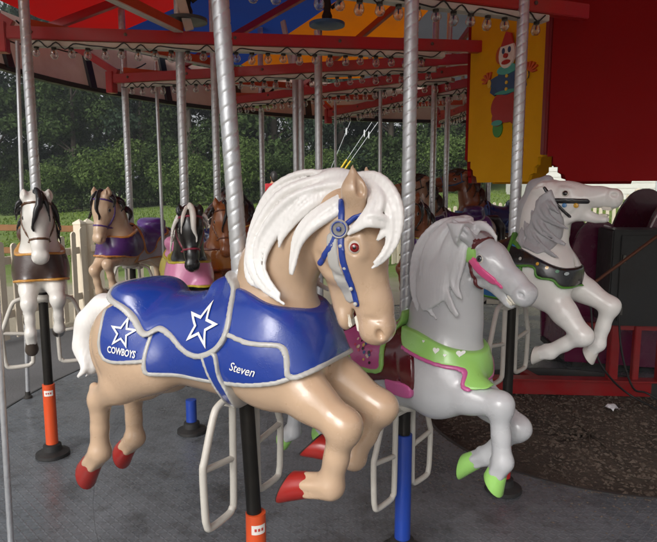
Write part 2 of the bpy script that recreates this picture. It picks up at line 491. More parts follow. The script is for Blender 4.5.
class Horse:
    def __init__(s, cfg, h):
        s.c = cfg; s.h = h
        s.F = Field(cfg.get('lo', (-0.86, -0.25, -0.86)), cfg.get('hi', (0.66, 0.25, 0.46)), h)
        s.torso(); T = s.F.D.copy(); s.legs(); s.B = s.F.D.copy(); s.C = np.where(s.F.ax[1][None, :, None] < 0.02, s.B, T)
        s.head()
    def torso(s):
        F = s.F; c = s.c; g = c.get('girth', 1.0); cs = c.get('chest', 0.0)
        F.ell((-0.10, 0, -0.200), (0.40, 0.150 * g, 0.152), 0.05)
        F.ell((0.10 + cs * 0.6, 0, -0.175), (0.235, 0.150 * g, 0.178), 0.06)
        F.ell((-0.40, 0, -0.215), (0.19, 0.145 * g, 0.145), 0.07)
        for sd in (-1, 1):
            F.ell((-0.42, sd * 0.082 * g, -0.24), (0.145, 0.085, 0.155), 0.05)
            F.ell((0.20 + cs * 0.8, sd * 0.095 * g, -0.18), (0.12, 0.062, 0.155), 0.06)
        F.ell((0.225 + cs, 0, -0.165), (0.115, 0.120 * g, 0.140), 0.06)
        for sd in (-1, 1):      # carved muscle lines
            F.chain([(0.05, sd * 0.158 * g, -0.10), (0.085, sd * 0.165 * g, -0.20), (0.06, sd * 0.160 * g, -0.29)], [0.004, 0.010, 0.004], 0.030, None, 'sub')
            F.chain([(-0.235, sd * 0.155 * g, -0.20), (-0.225, sd * 0.150 * g, -0.29), (-0.19, sd * 0.13 * g, -0.335)], [0.004, 0.011, 0.005], 0.035, None, 'sub')
            F.chain([(-0.52, sd * 0.14 * g, -0.16), (-0.50, sd * 0.165 * g, -0.26), (-0.45, sd * 0.165 * g, -0.34)], [0.003, 0.008, 0.003], 0.025, None, 'sub')
        F.chain([(0.345 + cs, 0, -0.10), (0.340 + cs, 0, -0.20), (0.29 + cs, 0, -0.30)], [0.004, 0.010, 0.006], 0.035, None, 'sub')
        N = c['neck']
        F.chain([p[:3] for p in N], [p[3] for p in N], 0.05, sq=((0, 1, 0), c.get('neck_sq', 0.74)))
    def hframe(s):
        c = s.c; a = c['head_pitch']; yw = c.get('head_yaw', 0.0); rl = c.get('head_roll', 0.0)
        u = Vector((math.cos(a), 0, math.sin(a))); w = Vector((-math.sin(a), 0, math.cos(a))); v = Vector((0, 1, 0))
        Mx = Matrix.Rotation(yw, 3, 'Z')
        if rl: Mx = Mx @ Matrix.Rotation(rl, 3, u)
        return Vector(c['poll']), Mx @ u, Mx @ v, Mx @ w
    def hp(s, u, v, w):
        o, U, V, W = s.hframe(); k = s.c.get('head_scale', 1.0)
        p = o + (U * u + V * v + W * w * s.c.get('head_deep', 1.0)) * k
        return (p.x, p.y, p.z)
    def head(s):
        F = s.F; H = s.hp; c = s.c; k = c.get('head_scale', 1.0)
        o, U, V, W = s.hframe(); rot = [tuple(U), tuple(V), tuple(W)]
        sq = (tuple(V), 0.86)
        def E(p, r, kk=0.025, op='add', rt=None): F.ell(H(*p), [x * k for x in r], kk, rt or rot, op)
        F.cone(H(0.02, 0, -0.065), H(0.13, 0, -0.062), 0.068 * k, 0.084 * k, 0.04, sq)
        F.cone(H(0.12, 0, -0.055), H(0.29, 0, -0.048), 0.078 * k, 0.053 * k, 0.03, sq)
        F.cone(H(0.29, 0, -0.048), H(0.355, 0, -0.050), 0.054 * k, 0.053 * k, 0.02, sq)
        E((0.366, 0, -0.054), (0.036, 0.046, 0.044), 0.02)
        for sd in (-1, 1):
            E((0.358, sd * 0.026, -0.030), (0.036, 0.022, 0.026), 0.014)          # nostril wings
            E((0.135, sd * 0.034, -0.105), (0.085, 0.034, 0.068 * c.get('head_deep', 1.0)), 0.03)            # cheek
            E((0.125, sd * 0.057, -0.036), (0.040, 0.023, 0.027), 0.016); F.cone(H(0.098, sd * 0.068, -0.022), H(0.150, sd * 0.066, -0.024), 0.009 * k, 0.007 * k, 0.010)           # brow
            F.cone(H(0.17, sd * 0.052, -0.062), H(0.27, sd * 0.040, -0.058), 0.012 * k, 0.006 * k, 0.02)   # face ridge
        gap = c.get('mouth', 0.028)
        F.cone(H(0.15, 0, -0.125), H(0.285, 0, -0.098 - gap), 0.040 * k, 0.027 * k, 0.03, sq)
        E((0.318, 0, -0.098 - gap), (0.036, 0.030, 0.022), 0.012)
        # mouth slit, eye hollows, nostrils
        F.cone(H(0.30, 0, -0.086 - gap * 0.35), H(0.42, 0, -0.090 - gap * 0.75), 0.006 * k, 0.015 * k, 0.006, ((tuple(V)), 6.0), 'sub')
        for sd in (-1, 1):
            E((0.126, sd * 0.080, -0.043), (0.022, 0.015, 0.0155), 0.005, 'sub')
            E((0.374, sd * 0.048, -0.034), (0.017, 0.018, 0.0105), 0.006, 'sub')
            # ears
            e0 = c.get('ear_pitch', 0.0)
            el = c.get('ear_len', 0.115); b = (0.030, sd * 0.052, -0.022); tp = (-el * math.cos(e0), sd * 0.068, -0.012 + el * math.sin(e0))
            md = tuple((x * 0.55 + y * 0.45) for x, y in zip(b, tp)); md = (md[0], md[1] * 1.12, md[2])
            F.cone(H(*b), H(*md), 0.027 * k, 0.033 * k, 0.02, (tuple(V), 0.7)); F.cone(H(*md), H(*tp), 0.033 * k, 0.004 * k, 0.012, (tuple(V), 0.7))
            F.cone(H(md[0] + 0.01, md[1] * 1.22, md[2] + 0.020), H(tp[0] * 0.8, tp[1] * 1.15, tp[2] + 0.014), 0.011 * k, 0.005 * k, 0.006, None, 'sub')
        for sd in (-1, 1):
            F.chain([H(0.20, sd * 0.062, -0.10), H(0.175, sd * 0.066, -0.135), H(0.125, sd * 0.062, -0.155)], [0.004, 0.007, 0.004], 0.018, None, 'sub')
            F.cone(H(0.322, sd * 0.050, -0.060), H(0.335, sd * 0.046, -0.020), 0.004, 0.003, 0.010, None, 'sub')
        # throat joins head to neck
        N = c['neck'][-1]
        F.cone(N[:3], H(0.065, 0, -0.085), N[3] * 0.85, 0.055 * k, 0.035, ((0, 1, 0), 0.8))
    def legs(s):
        F = s.F; s.hooves = []
        for kind, J in s.c['legs']:
            J = [V3(p) for p in J]; q = s.c.get('leg_scale', 1.0)
            if kind == 'front':
                sh, kn, fe, co, to = J
                el = sh * 0.45 + kn * 0.55
                d = (kn - sh) / np.linalg.norm(kn - sh)
                F.cone(sh, el, 0.090 * q, 0.062 * q, 0.06, ((0, 1, 0), 0.78)); F.cone(el, kn, 0.062 * q, 0.045 * q, 0.03)
                F.ell(kn, (0.041 * q, 0.040 * q, 0.041 * q), 0.03)
                cn = kn * 0.45 + fe * 0.55
                cd = (fe - kn) / np.linalg.norm(fe - kn); bk = np.array((cd[2], 0, -cd[0]))
                F.cone(kn, cn, 0.040 * q, 0.031 * q, 0.03); F.cone(cn, fe, 0.031 * q, 0.034 * q, 0.02)
                F.cone(kn + bk * 0.018 + cd * 0.02, fe + bk * 0.016, 0.022 * q, 0.021 * q, 0.012)          # tendon
                F.cone(kn - bk * 0.020 - cd * 0.012, kn - bk * 0.020 + cd * 0.020, 0.026 * q, 0.024 * q, 0.015)   # flat of the knee
                F.cone(sh * 0.5 + kn * 0.5 - bk * 0.025, sh * 0.15 + kn * 0.85 - bk * 0.012, 0.045 * q, 0.026 * q, 0.03)   # forearm muscle
            else:
                sh, st, hk, fe, co, to = J
                F.cone(sh, st, 0.115 * q, 0.072 * q, 0.06, ((0, 1, 0), 0.72))
                md = st * 0.4 + hk * 0.6
                F.cone(st, md, 0.072 * q, 0.053 * q, 0.05, ((0, 1, 0), 0.85)); F.cone(md, hk, 0.053 * q, 0.039 * q, 0.03)
                bk = (hk - fe) / np.linalg.norm(hk - fe)
                F.cone(hk, hk + bk * 0.040 + V3((-0.028, 0, 0)), 0.034 * q, 0.017 * q, 0.016)   # point of the hock
                cn = hk * 0.45 + fe * 0.55
                F.cone(hk, cn, 0.038 * q, 0.029 * q, 0.02); F.cone(cn, fe, 0.029 * q, 0.034 * q, 0.015); F.cone(hk + V3((-0.016, 0, 0)), fe + V3((-0.014, 0, 0)), 0.020 * q, 0.020 * q, 0.012)
            p = co - fe; p /= np.linalg.norm(p)
            f = np.array((-p[2], 0, p[0])); f /= np.linalg.norm(f)
            for j in range(5):                                                                  # carved feathers above the hoof
                a = math.pi * (0.25 + 0.375 * j); dv = f * math.cos(a) + V3((0, 1, 0)) * math.sin(a)
                F.cone(fe - p * 0.004 + dv * 0.020 * q, co + dv * 0.030 * q - p * 0.004, 0.016 * q, 0.008 * q, 0.004)
            F.ell(fe, (0.036 * q,) * 3, 0.02)
            F.cone(fe - f * 0.016, fe - f * 0.030 + p * 0.016, 0.024 * q, 0.016 * q, 0.012)     # fetlock tuft
            F.cone(fe, co, 0.034 * q, 0.034 * q, 0.012)
            Lh = float(np.linalg.norm(to - co))
            s.hooves.append((co, p, f, (0, 1, 0), 0.038 * q, Lh))
    # ---- pieces carved over the body
    def region(s, lo, hi): return s.F.win(lo, hi)
    def shell(s, name, mat, parent, poly, thick, B=None, k=0.006, z0=0, trim=None, lo=None, hi=None, extra=None, ymin=None, trim_line=None):
        """raised piece that follows the body inside a side-view outline; trim=(width, extra, mat) adds a raised border"""
        poly = [(q[0], q[2]) for q in catmull([(p[0], 0, p[-1]) for p in list(poly) + [poly[0]]], 4)[:-1]]
        if trim_line is not None: trim_line = [(q[0], q[2]) for q in catmull([(p[0], 0, p[-1]) for p in trim_line], 4)]
        P = np.array([(p[0], p[-1]) for p in poly], np.float32)
        B = s.B if B is None else B
        l = (P[:, 0].min() - 0.02, -0.24, P[:, 1].min() - 0.02); hh = (P[:, 0].max() + 0.02, 0.24, P[:, 1].max() + 0.02)
        sl, X, Y, Z = s.F.win(l, hh)
        rg = poly_sd(X[:, :, 0], Z[:, 0, :], P)[:, None, :]
        b = B[sl]
        if extra is not None: b = extra(b, X, Y, Z)
        def smax(a, c, kk):
            q = np.maximum(kk - np.abs(a - c), 0) / kk
            return np.maximum(a, c) + q * q * kk * 0.25
        d = smax(b - thick, np.broadcast_to(rg, b.shape), k)
        if ymin is not None: d = np.maximum(d, ymin - np.abs(Y))
        r = surface(np.ascontiguousarray(d), s.F.lo + s.F.h * np.array([q.start for q in sl]), s.F.h)
        if r is None: return None
        o = obj(name, mesh_np(name, *r), mat, parent, (0, 0, z0))
        if trim:
            w, ex, tm = trim
            if trim_line is None: bd = np.abs(rg + w * 0.3) - w * 0.5
            else: bd = line_sd(X[:, :, 0], Z[:, 0, :], [(p[0], p[-1]) for p in trim_line])[:, None, :] - w * 0.5
            d2 = smax(b - thick - ex, np.broadcast_to(bd, b.shape), 0.003)
            if ymin is not None: d2 = np.maximum(d2, ymin - np.abs(Y))
            r = surface(np.ascontiguousarray(d2), s.F.lo + s.F.h * np.array([q.start for q in sl]), s.F.h)
            if r is not None: obj('trim', mesh_np('trim', *r), tm, o)
        return o
    def head_strap(s, name, mat, parent, pts, width, thick, z0, side=0, vmin=0.0):
        """strap along a (u, w) line of the head, on the surface"""
        o, U, V, W = s.hframe(); k = s.c.get('head_scale', 1.0)
        c = V3(s.hp(0.17, 0, -0.06))
        sl, X, Y, Z = s.F.win(c - 0.30, c + 0.30)
        x, y, z = (X - o.x) / k, (Y - o.y) / k, (Z - o.z) / k
        u = x * U.x + y * U.y + z * U.z; v = x * V.x + y * V.y + z * V.z; w = x * W.x + y * W.y + z * W.z
        rg = line_sd(u, w, pts) - width / 2
        d = np.maximum(s.F.D[sl] - thick, rg)
        d = np.maximum(d, vmin - (np.abs(v) if side == 0 else v * side))
        d = np.maximum(d, np.abs(v) - 0.12)
        r = surface(np.ascontiguousarray(d), s.F.lo + s.F.h * np.array([q.start for q in sl]), s.F.h)
        if r is None: return None
        return obj(name, mesh_np(name, *r), mat, parent, (0, 0, z0))
    def decal(s, name, mat, parent, v2, faces, thick, z0, lift=0.0015, B=None):
        """flat lettering laid on the right flank"""
        B0 = s.F.D
        if B is not None: s.F.D = B
        v2 = np.array(v2, np.float32)
        ys = np.linspace(-0.235, 0.0, 60)
        best = np.full(len(v2), np.nan); prev = None
        for y in ys:
            d = s.F.sample(np.column_stack([v2[:, 0], np.full(len(v2), y), v2[:, 1]])) - thick - lift
            if prev is not None:
                hit = np.isnan(best) & (d < 0)
                t = prev / np.maximum(prev - d, 1e-6)
                best = np.where(hit, y - (ys[1] - ys[0]) * (1 - t), best)
            prev = d
        s.F.D = B0
        best = np.where(np.isnan(best), -0.12, best)
        P = [(a, b, c) for (a, c), b in zip(v2, best)]
        return obj(name, mesh_from(name, P, faces, False), mat, parent, (0, 0, z0))
def star2d(cx, cz, r, ro=1.0, ri=0.72, rot=0.0, sub=6, sx=1.0):
    """ring between two five-point stars"""
    def pts(q):
        P = []
        for i in range(10):
            a = math.pi / 2 + rot + i * math.pi / 5; rr = r * q * (1 if i % 2 == 0 else 0.40)
            P.append(np.array((cx + sx * rr * math.cos(a), cz + rr * math.sin(a))))
        out = []
        for i in range(10):
            for j in range(sub): out.append(P[i] + (P[(i + 1) % 10] - P[i]) * j / sub)
        return out
    A = pts(ro); Bp = pts(ri); n = len(A)
    return A + Bp, [(i, (i + 1) % n, n + (i + 1) % n, n + i) for i in range(n)]
def text2d(body, cx, cz, width, height, shear=0.0, bold=0.0, rot=0.0):
    cu = bpy.data.curves.new('txt', 'FONT'); cu.body = body; cu.shear = shear; cu.offset = bold
    cu.align_x = 'CENTER'; cu.align_y = 'CENTER'; cu.resolution_u = 3
    o = bpy.data.objects.new('txt', cu); COL.objects.link(o)
    dg = bpy.context.evaluated_depsgraph_get(); dg.update()
    me = bpy.data.meshes.new_from_object(o.evaluated_get(dg))
    bm = bmesh.new(); bm.from_mesh(me); bmesh.ops.triangulate(bm, faces=bm.faces)
    vs = [v.co.copy() for v in bm.verts]; fs = [[v.index for v in f.verts] for f in bm.faces]; bm.free()
    bpy.data.objects.remove(o); bpy.data.curves.remove(cu); bpy.data.meshes.remove(me)
    x0, x1 = min(v.x for v in vs), max(v.x for v in vs); y0, y1 = min(v.y for v in vs), max(v.y for v in vs)
    out = []
    for v in vs:
        a = ((v.x - x0) / (x1 - x0) - 0.5) * width; b = ((v.y - y0) / (y1 - y0) - 0.5) * height
        out.append((cx + a * math.cos(rot) - b * math.sin(rot), cz + a * math.sin(rot) + b * math.cos(rot)))
    return out, fs
# ---- poles and foot rests
STEEL = metal('d0d2d5', 0.32, 0.65, 0.30)
DARK = metal('2a2825', 0.45, 0.6, 0.3)
CREAM = paint('c9c4ba', 0.4, 0.1, 0.35)
def twisted_pole_mesh(r, L, lead, n=28, dz=0.0032):
    m = int(L / dz); ks = np.arange(n); zs = np.arange(m + 1) * (L / m)
    A, Zz = np.meshgrid(2 * np.pi * ks / n, zs)
    ph = (Zz / lead - 2 * A / (2 * np.pi)) % 1.0
    g = np.minimum(ph, 1 - ph)
    rr = r * (1 - 0.07 * np.exp(-(g / 0.06) ** 2))
    V = np.stack([rr * np.cos(A), rr * np.sin(A), Zz], -1).reshape(-1, 3)
    i = np.arange(m)[:, None] * n; k = ks[None, :]
    Q = np.stack([i + k, i + (k + 1) % n, i + n + (k + 1) % n, i + n + k], -1).reshape(-1, 4)
    return mesh_np('pole', V, Q)
POLE = twisted_pole_mesh(0.0265, 2.0, 0.044)
POLE.materials.append(STEEL)
def foot_rest(parent, z, drop=0.37, mat=None):
    mat = mat or CREAM
    mb = MB()
    mb.lathe([(0.036, -0.018), (0.058, -0.010), (0.058, 0.02)], 16, (0, 0, z))
    mb.box((0, 0, z - 0.012), (0.05, 0.17, 0.022))
    br = mb.build('foot_rest_bracket', mat, parent, 0.004)
    for sd in (-1, 1):
        m = MB()
        loop = [(0, .050, 0), (0, .085, .006), (0, .130, -.004), (0, .156, -.03), (0, .200, -.145), (0, .210, -.18), (0, .206, -drop + .06), (0, .200, -drop + .02), (0, .183, -drop), (0, .098, -drop), (0, .076, -drop + .012), (0, .067, -drop + .04), (0, .064, -.10), (0, .062, -.01)]
        pts = catmull([(p[0], p[1] * sd, p[2] + z) for p in loop], 4)
        m.tube(pts, 0.0115, 10)
        m.tube([(0, .064 * sd, z - .195), (0, .209 * sd, z - .178)], 0.010, 8)
        m.build('foot_rest', mat, parent)
def sleeve(loc, col, label, h=0.42, group='coloured sleeves standing on the deck', sticker=True, ang=0.0, dirt=0.3):
    t = thing('pole_sleeve', label, 'sleeve', loc, ang, group)
    m = MB(); m.lathe([(0.033, 0.03), (0.033, h), (0.029, h + 0.001)], 24); m.build('tube', paint(col, 0.4, 0.15, dirt), t)
    b = MB(); b.lathe([(0.092, 0.004), (0.090, 0.020), (0.066, 0.028), (0.052, 0.034), (0.048, 0.065), (0.036, 0.072)], 24); b.build('base_collar', metal('232323', 0.6, 0.1, 0.3), t)
    if sticker:
        s = MB(); n = 8
        vs = []; 
        for z in (h - 0.062, h - 0.03):
            for k in range(n + 1):
                a = -0.75 + 1.5 * k / n; vs.append((0.0336 * math.cos(a), 0.0336 * math.sin(a), z))
        s.add(vs, [(k, k + 1, n + 2 + k, n + 1 + k) for k in range(n)], True); s.build('sticker', paint('e8e2da', 0.5, 0, 0.2), t)
        s2 = MB()
        for q in range(3):
            vs = []
            for z in (h - 0.051, h - 0.041):
                for k in range(3):
                    a = -0.45 + q * 0.34 + 0.22 * k / 2; vs.append((0.0340 * math.cos(a), 0.0340 * math.sin(a), z))
            s2.add(vs, [(k, k + 1, 4 + k, 3 + k) for k in range(2)], True)
        s2.build('sticker_print', paint('c04038', 0.5, 0, 0.2), t)
    return t
def rescale(root, S, z0):
    for o in root.children:
        if o.name.split('.')[0] in ('pole', 'lower_rod', 'foot_rest', 'foot_rest_bracket'): continue
        o.location = Vector((0, 0, z0)) + (o.location - Vector((0, 0, z0))) * S
        o.scale = (S, S, S)
def finish_horse(H, root, z0, body, hoof_mat, eye_mat, pole_top=None, pole_lean=(0, 0), rod_off=(0, 0), mane=None, mane_mat=None, tail_mat=None, hb=None, rod=True, rests=True, rest_z=None, teeth=True):
    net = surface(H.F.D, H.F.lo, H.F.h)
    bo = obj('body', mesh_np('body', *net), body, root, (0, 0, z0))
    for (co, p, f, lat, r, Lh) in H.hooves:
        hm = hoof_mesh(co, p, f, lat, r, Lh); ho = obj('hoof', hm, hoof_mat, root, (0, 0, z0))
        q = [v.co.copy() for v in hm.vertices[100:120]]; mid = sum(q, Vector()) / 20; pv = Vector(p)
        sv = [mid + (v - mid) * 0.97 + pv * 0.0005 for v in q] + [mid + (v - mid) * 0.93 + pv * 0.006 for v in q]
        obj('sole', mesh_from('sole', sv, [(k, (k + 1) % 20, 20 + (k + 1) % 20, 20 + k) for k in range(20)] + [tuple(range(20, 40))], False), paint('1f1b19', 0.6, 0.0, 0.3), ho)
    o, U, V, W = H.hframe(); k = H.c.get('head_scale', 1.0)
    for sd in (-1, 1):
        e = MB(); e.lathe([(0.0001, -0.0195)] + [(0.0195 * math.sin(a), -0.0195 * math.cos(a)) for a in np.linspace(0.3, 2.9, 9)] + [(0.0001, 0.0195)], 16)
        eo = e.build('eye', paint('d9d3c8', 0.1, 0.8, 0.1), root)
        eo.location = Vector(H.hp(0.126, sd * 0.066, -0.043)) + Vector((0, 0, z0)); 
        pm = MB(); d = (V * sd + W * 0.15 + U * 0.05).normalized()
        Mx = d.to_track_quat('Z', 'Y').to_matrix()
        pm.lathe([(0.0125, 0.0152), (0.0100, 0.0180), (0.0058, 0.0197)], 16, (0, 0, 0), Mx)
        pm.build('iris', eye_mat, eo)
        pm = MB(); pm.lathe([(0.0060, 0.0192), (0.0035, 0.0204), (0.0001, 0.0207)], 12, (0, 0, 0), Mx)
        pm.build('pupil', paint('0b0a0a', 0.08, 1.0, 0.0), eo)
    if teeth:
        g = H.c.get('mouth', 0.028)
        t = MB(); Mx = Matrix((U, V, W)).transposed()
        t.box(Vector(H.hp(0.338, 0, -0.080 - g * 0.35)) + Vector((0, 0, z0)), (0.045, 0.052, 0.016), Mx)
        t.box(Vector(H.hp(0.325, 0, -0.092 - g * 0.75)) + Vector((0, 0, z0)), (0.04, 0.040, 0.012), Mx)
        t.build('teeth', paint('e9e4d6', 0.25, 0.4, 0.15), root, 0.003)
    if rod:
        po = obj('pole', POLE, None, root, (0, 0, z0 - 0.06)); po.rotation_euler = (pole_lean[0], pole_lean[1], 0)
        rd = MB(); rd.tube([(rod_off[0] * 0.7, rod_off[1] * 0.7, 0.30), (0, 0, z0 - 0.25)], 0.0245, 18); rd.build('lower_rod', DARK, root)
    if rests: foot_rest(root, rest_z if rest_z else z0 - 0.345)
    return bo
# ------------------------------------------------------------------ the tan horse with blue saddle
def hair_field(h, lo=(-0.86, -0.25, -0.86), hi=(0.66, 0.25, 0.46)): return Field(lo, hi, h)
def main_horse():
    pole = unp(243, 330, 1.85); pole.z = 0; th = R(28); z0 = 1.205
    L = make_loc(pole, th, z0); h = 0.005
    cfg = dict(chest=-0.055, neck=[(0.115, 0, -0.10, 0.125), (0.130, 0, 0.05, 0.110), (0.205, 0, 0.16, 0.092), (0.305, 0, 0.225, 0.066)],
        poll=(0.425, 0.0, 0.277), head_pitch=R(-77), head_yaw=R(9), mouth=0.040, ear_pitch=R(6), head_scale=1.0, ear_len=0.085,
        legs=[('front', [(0.165, -0.09, -0.22), L(344, 426, -.10), L(331, 486, -.10), L(307, 485, -.10), L(286, 492, -.10)]),
              ('front', [(0.165, 0.09, -0.22), L(381, 407, .10), L(354, 458, .10), L(333, 450, .10), L(311, 452, .10)]),
              ('rear', [(-0.40, -0.085, -0.22), L(152, 366, -.115), L(100, 399, -.105), L(100, 452, -.105), L(92, 463, -.105), L(81, 468, -.105)]),
              ('rear', [(-0.40, 0.085, -0.22), L(170, 368, .115), L(133, 394, .105), L(135, 438, .105), L(127, 447, .105), L(118, 451, .105)])])
    H = Horse(cfg, h)
    root = thing('carousel_horse', 'tan carousel horse with white mane and blue saddle with white stars', 'carousel horse', (pole.x, pole.y, 0), -th, 'horses of the carousel')
    TAN = paint('c6a88b', 0.27, 0.45, 0.22)
    WHITE = hair_paint('eceae6', 0.36, 0.05)
    BLUE = paint('1d3c94', 0.22, 0.5, 0.22, drops=0.18)
    SILVER = paint('b9b7b2', 0.35, 0.2, 0.25)
    RED = paint('9c1c16', 0.3, 0.3, 0.35)
    finish_horse(H, root, z0, TAN, RED, paint('8a1a14', 0.1, 0.8, 0.1), pole_lean=(R(1.0), R(-3.0)), rod_off=(0.040, 0.021))
    T = (0.016, 0.003, SILVER)
    # saddle with a high cantle
    sad = [L(*p) for p in [(126, 293, -.06), (134, 281, 0), (150, 277, 0), (168, 285, -.02), (190, 290, -.02), (209, 286, -.02), (220, 278, -.02), (231, 273, -.02), (231, 285, -.1), (226, 297, -.14), (231, 325, -.15), (222, 346, -.155), (203, 355, -.155), (187, 350, -.155), (171, 336, -.155), (157, 329, -.155), (146, 334, -.155), (135, 320, -.15), (127, 306, -.13)]]
    def seat(b, X, Y, Z):
        c = L(150, 294, 0); c2 = L(227, 292, 0)
        d1 = ell_sd(X, Y, Z, c, (0.085, 0.120, 0.050)); d2 = ell_sd(X, Y, Z, (c2[0] + 0.01, 0, c2[2]), (0.020, 0.060, 0.045))
        return smin(smin(b, d1, 0.05), d2, 0.02)
    H.shell('saddle', BLUE, root, sad, 0.019, z0=z0, k=0.018, trim=(0.018, 0.003, SILVER), extra=seat, trim_line=sad[7:] + sad[:2])
    rear = [L(*p) for p in [(132, 300, -.05), (120, 307, -.08), (114, 322, -.12), (112, 357, -.155), (150, 359, -.155), (152, 325, -.15), (150, 300, -.1)]]
    H.shell('saddle_blanket', BLUE, root, rear, 0.008, z0=z0, trim=(0.014, 0.003, SILVER), trim_line=rear[1:5])
    skirt = [L(*p) for p in [(150, 332, -.155), (151, 366, -.16), (158, 373, -.16), (200, 380, -.15), (240, 382, -.15), (292, 377, -.14), (292, 352, -.15), (280, 340, -.15), (240, 320, -.15), (190, 320, -.15)]]
    H.shell('saddle_skirt', BLUE, root, skirt, 0.011, z0=z0, trim=(0.015, 0.003, SILVER), trim_line=skirt[:7])
    col = [L(*p) for p in [(229, 285, -.05), (243, 290, -.10), (262, 303, -.13), (290, 312, -.12), (322, 316, -.04), (370, 318, 0.05), (380, 345, 0.05), (345, 356, -.03), (297, 375, -.13), (290, 356, -.14), (281, 345, -.15), (255, 341, -.15), (226, 331, -.15)]]
    H.shell('breast_collar', BLUE, root, col, 0.014, z0=z0, trim=T, trim_line=col[6:])
    g = [L(*p) for p in [(205, 352, -.155), (211, 374, -.155), (222, 394, -.13), (236, 402, -.05), (250, 402, -.05), (236, 392, -.13), (224, 374, -.155), (220, 352, -.155)]]
    H.shell('girth_strap', BLUE, root, g, 0.020, z0=z0, trim=(0.011, 0.003, SILVER))
    # stars and lettering
    W2 = paint('f1f0ec', 0.35, 0.2, 0.05)
    c = L(198.5, 326, -.17); v, f = star2d(c[0], c[2], 0.070, rot=R(-8), sx=1.0, ri=0.66)
    H.decal('star_emblem', W2, root, v, f, 0.020, z0, lift=0.003)
    c = L(126, 332, -.16); v, f = star2d(c[0], c[2], 0.052, rot=R(-4), ri=0.66)
    H.decal('star_emblem', W2, root, v, f, 0.009, z0, lift=0.003)
    c = L(127.5, 350, -.165); v, f = text2d('COWBOYS', c[0], c[2], 0.118, 0.022, bold=0.022, rot=R(-2))
    H.decal('team_lettering', W2, root, v, f, 0.009, z0, lift=0.003)
    c = L(247, 367, -.165); v, f = text2d('Steven', c[0], c[2], 0.090, 0.026, shear=0.42, bold=0.004, rot=R(-4))
    H.decal('name_lettering', W2, root, v, f, 0.012, z0, lift=0.003)
    # bridle
    for nm, pts, w, th_, mt in [('cheek_strap', [(0.00, -0.055), (0.07, -0.070), (0.15, -0.082), (0.28, -0.080)], 0.019, 0.006, BLUE),
                            ('brow_band', [(0.07, -0.070), (0.050, -0.03), (0.045, 0.03)], 0.015, 0.006, BLUE),
                            ('throat_latch', [(0.07, -0.075), (0.115, -0.115), (0.15, -0.155)], 0.018, 0.005, BLUE),
                            ('bridle_fringe', [(0.09, -0.100), (0.16, -0.112), (0.26, -0.100)], 0.034, 0.004, SILVER)]:
        H.head_strap(nm, mt, root, pts, w, th_, z0, vmin=0.0 if nm == 'brow_band' else 0.015)
    Hf = H.hframe()
    for sd in (-1, 1):
        Mx = (Hf[2] * sd).to_track_quat('Z', 'Y').to_matrix()
        rb = MB(); rb.lathe([(0.024, 0), (0.024, 0.010), (0.018, 0.013), (0.018, 0.009), (0.007, 0.010), (0.006, 0.016), (0.0001, 0.017)], 20, (0, 0, 0), Mx)
        ro = rb.build('rosette', BLUE, root); ro.location = Vector(H.hp(0.070, sd * 0.072, -0.072)) + Vector((0, 0, z0))
        rg = MB(); rg.lathe([(0.019, 0.010), (0.024, 0.014), (0.026, 0.010)], 20, (0, 0, 0), Mx); rg.build('rosette_rim', SILVER, ro)
        for (u, w, q) in [(0.115, -0.078, 0.080), (0.175, -0.082, 0.074), (0.235, -0.081, 0.062), (0.278, -0.080, 0.056)]:
            st = MB(); st.lathe([(0.006, 0), (0.005, 0.004), (0.0001, 0.006)], 10, (0, 0, 0), Mx)
            so = st.build('stud', SILVER, root); so.location = Vector(H.hp(u, sd * q, w)) + Vector((0, 0, z0))
    # mane
    Fm = hair_field(0.0042, (0.0, -0.2, -0.2), (0.62, 0.2, 0.42))
    sheet = [((350, 182, .0), (318, 186, -.03), (282, 200, -.06), (258, 235, -.085), (252, 262, -.10), (262, 284, -.115), (292, 307, -.125)),
             ((352, 186, -.01), (322, 192, -.045), (290, 208, -.075), (265, 240, -.095), (260, 266, -.11), (272, 288, -.12), (291, 305, -.127)),
             ((340, 182, .0), (306, 181, -.01), (276, 196, -.03), (258, 224, -.05), (249, 252, -.075), (250, 280, -.10), (272, 292, -.12))]
    for i, s in enumerate(sheet): bundle(Fm, [L(*p) for p in s], 0.058, 4, 0.0112, seed=i)
    bundle(Fm, [L(*p) for p in [(358, 190, -.02), (336, 204, -.06), (312, 222, -.085), (299, 240, -.10), (294, 260, -.105), (291, 277, -.112)]], 0.056, 4, 0.0108, seed=5)
    bundle(Fm, [L(*p) for p in [(340, 188, -.01), (318, 198, -.05), (300, 212, -.075), (284, 232, -.09), (278, 250, -.10)]], 0.056, 4, 0.0108, seed=6)
    # forelock
    bundle(Fm, [L(*p) for p in [(352, 178, -.0), (376, 182, -.02), (392, 206, -.04), (393, 236, -.05), (383, 257, -.06), (363, 272, -.075)]], 0.056, 4, 0.0108, seed=7)
    bundle(Fm, [L(*p) for p in [(362, 184, .02), (382, 190, .0), (388, 212, -.03), (385, 230, -.05), (377, 243, -.06)]], 0.046, 4, 0.0108, seed=8)
    bundle(Fm, [L(*p) for p in [(388, 224, -.05), (372, 220, -.075), (358, 228, -.085), (347, 236, -.085)]], 0.036, 3, 0.011, seed=9)
    bundle(Fm, [L(*p) for p in [(372, 188, -.03), (376, 203, -.055), (368, 216, -.075), (357, 226, -.085), (350, 232, -.088)]], 0.045, 3, 0.011, seed=10)
    # crest and the far side
    Fm.chain([(0.385, 0, 0.285), (0.33, 0, 0.295), (0.26, 0, 0.23), (0.19, 0, 0.13), (0.12, 0, 0.03)], [0.045, 0.055, 0.06, 0.06, 0.04], 0.02, ((0, 1, 0), 0.7))
    for i, s in enumerate(sheet): bundle(Fm, [(q[0], 0.01 - q[1] * 0.95, q[2]) for q in (L(*p) for p in s)], 0.050, 3, 0.017, seed=20 + i)
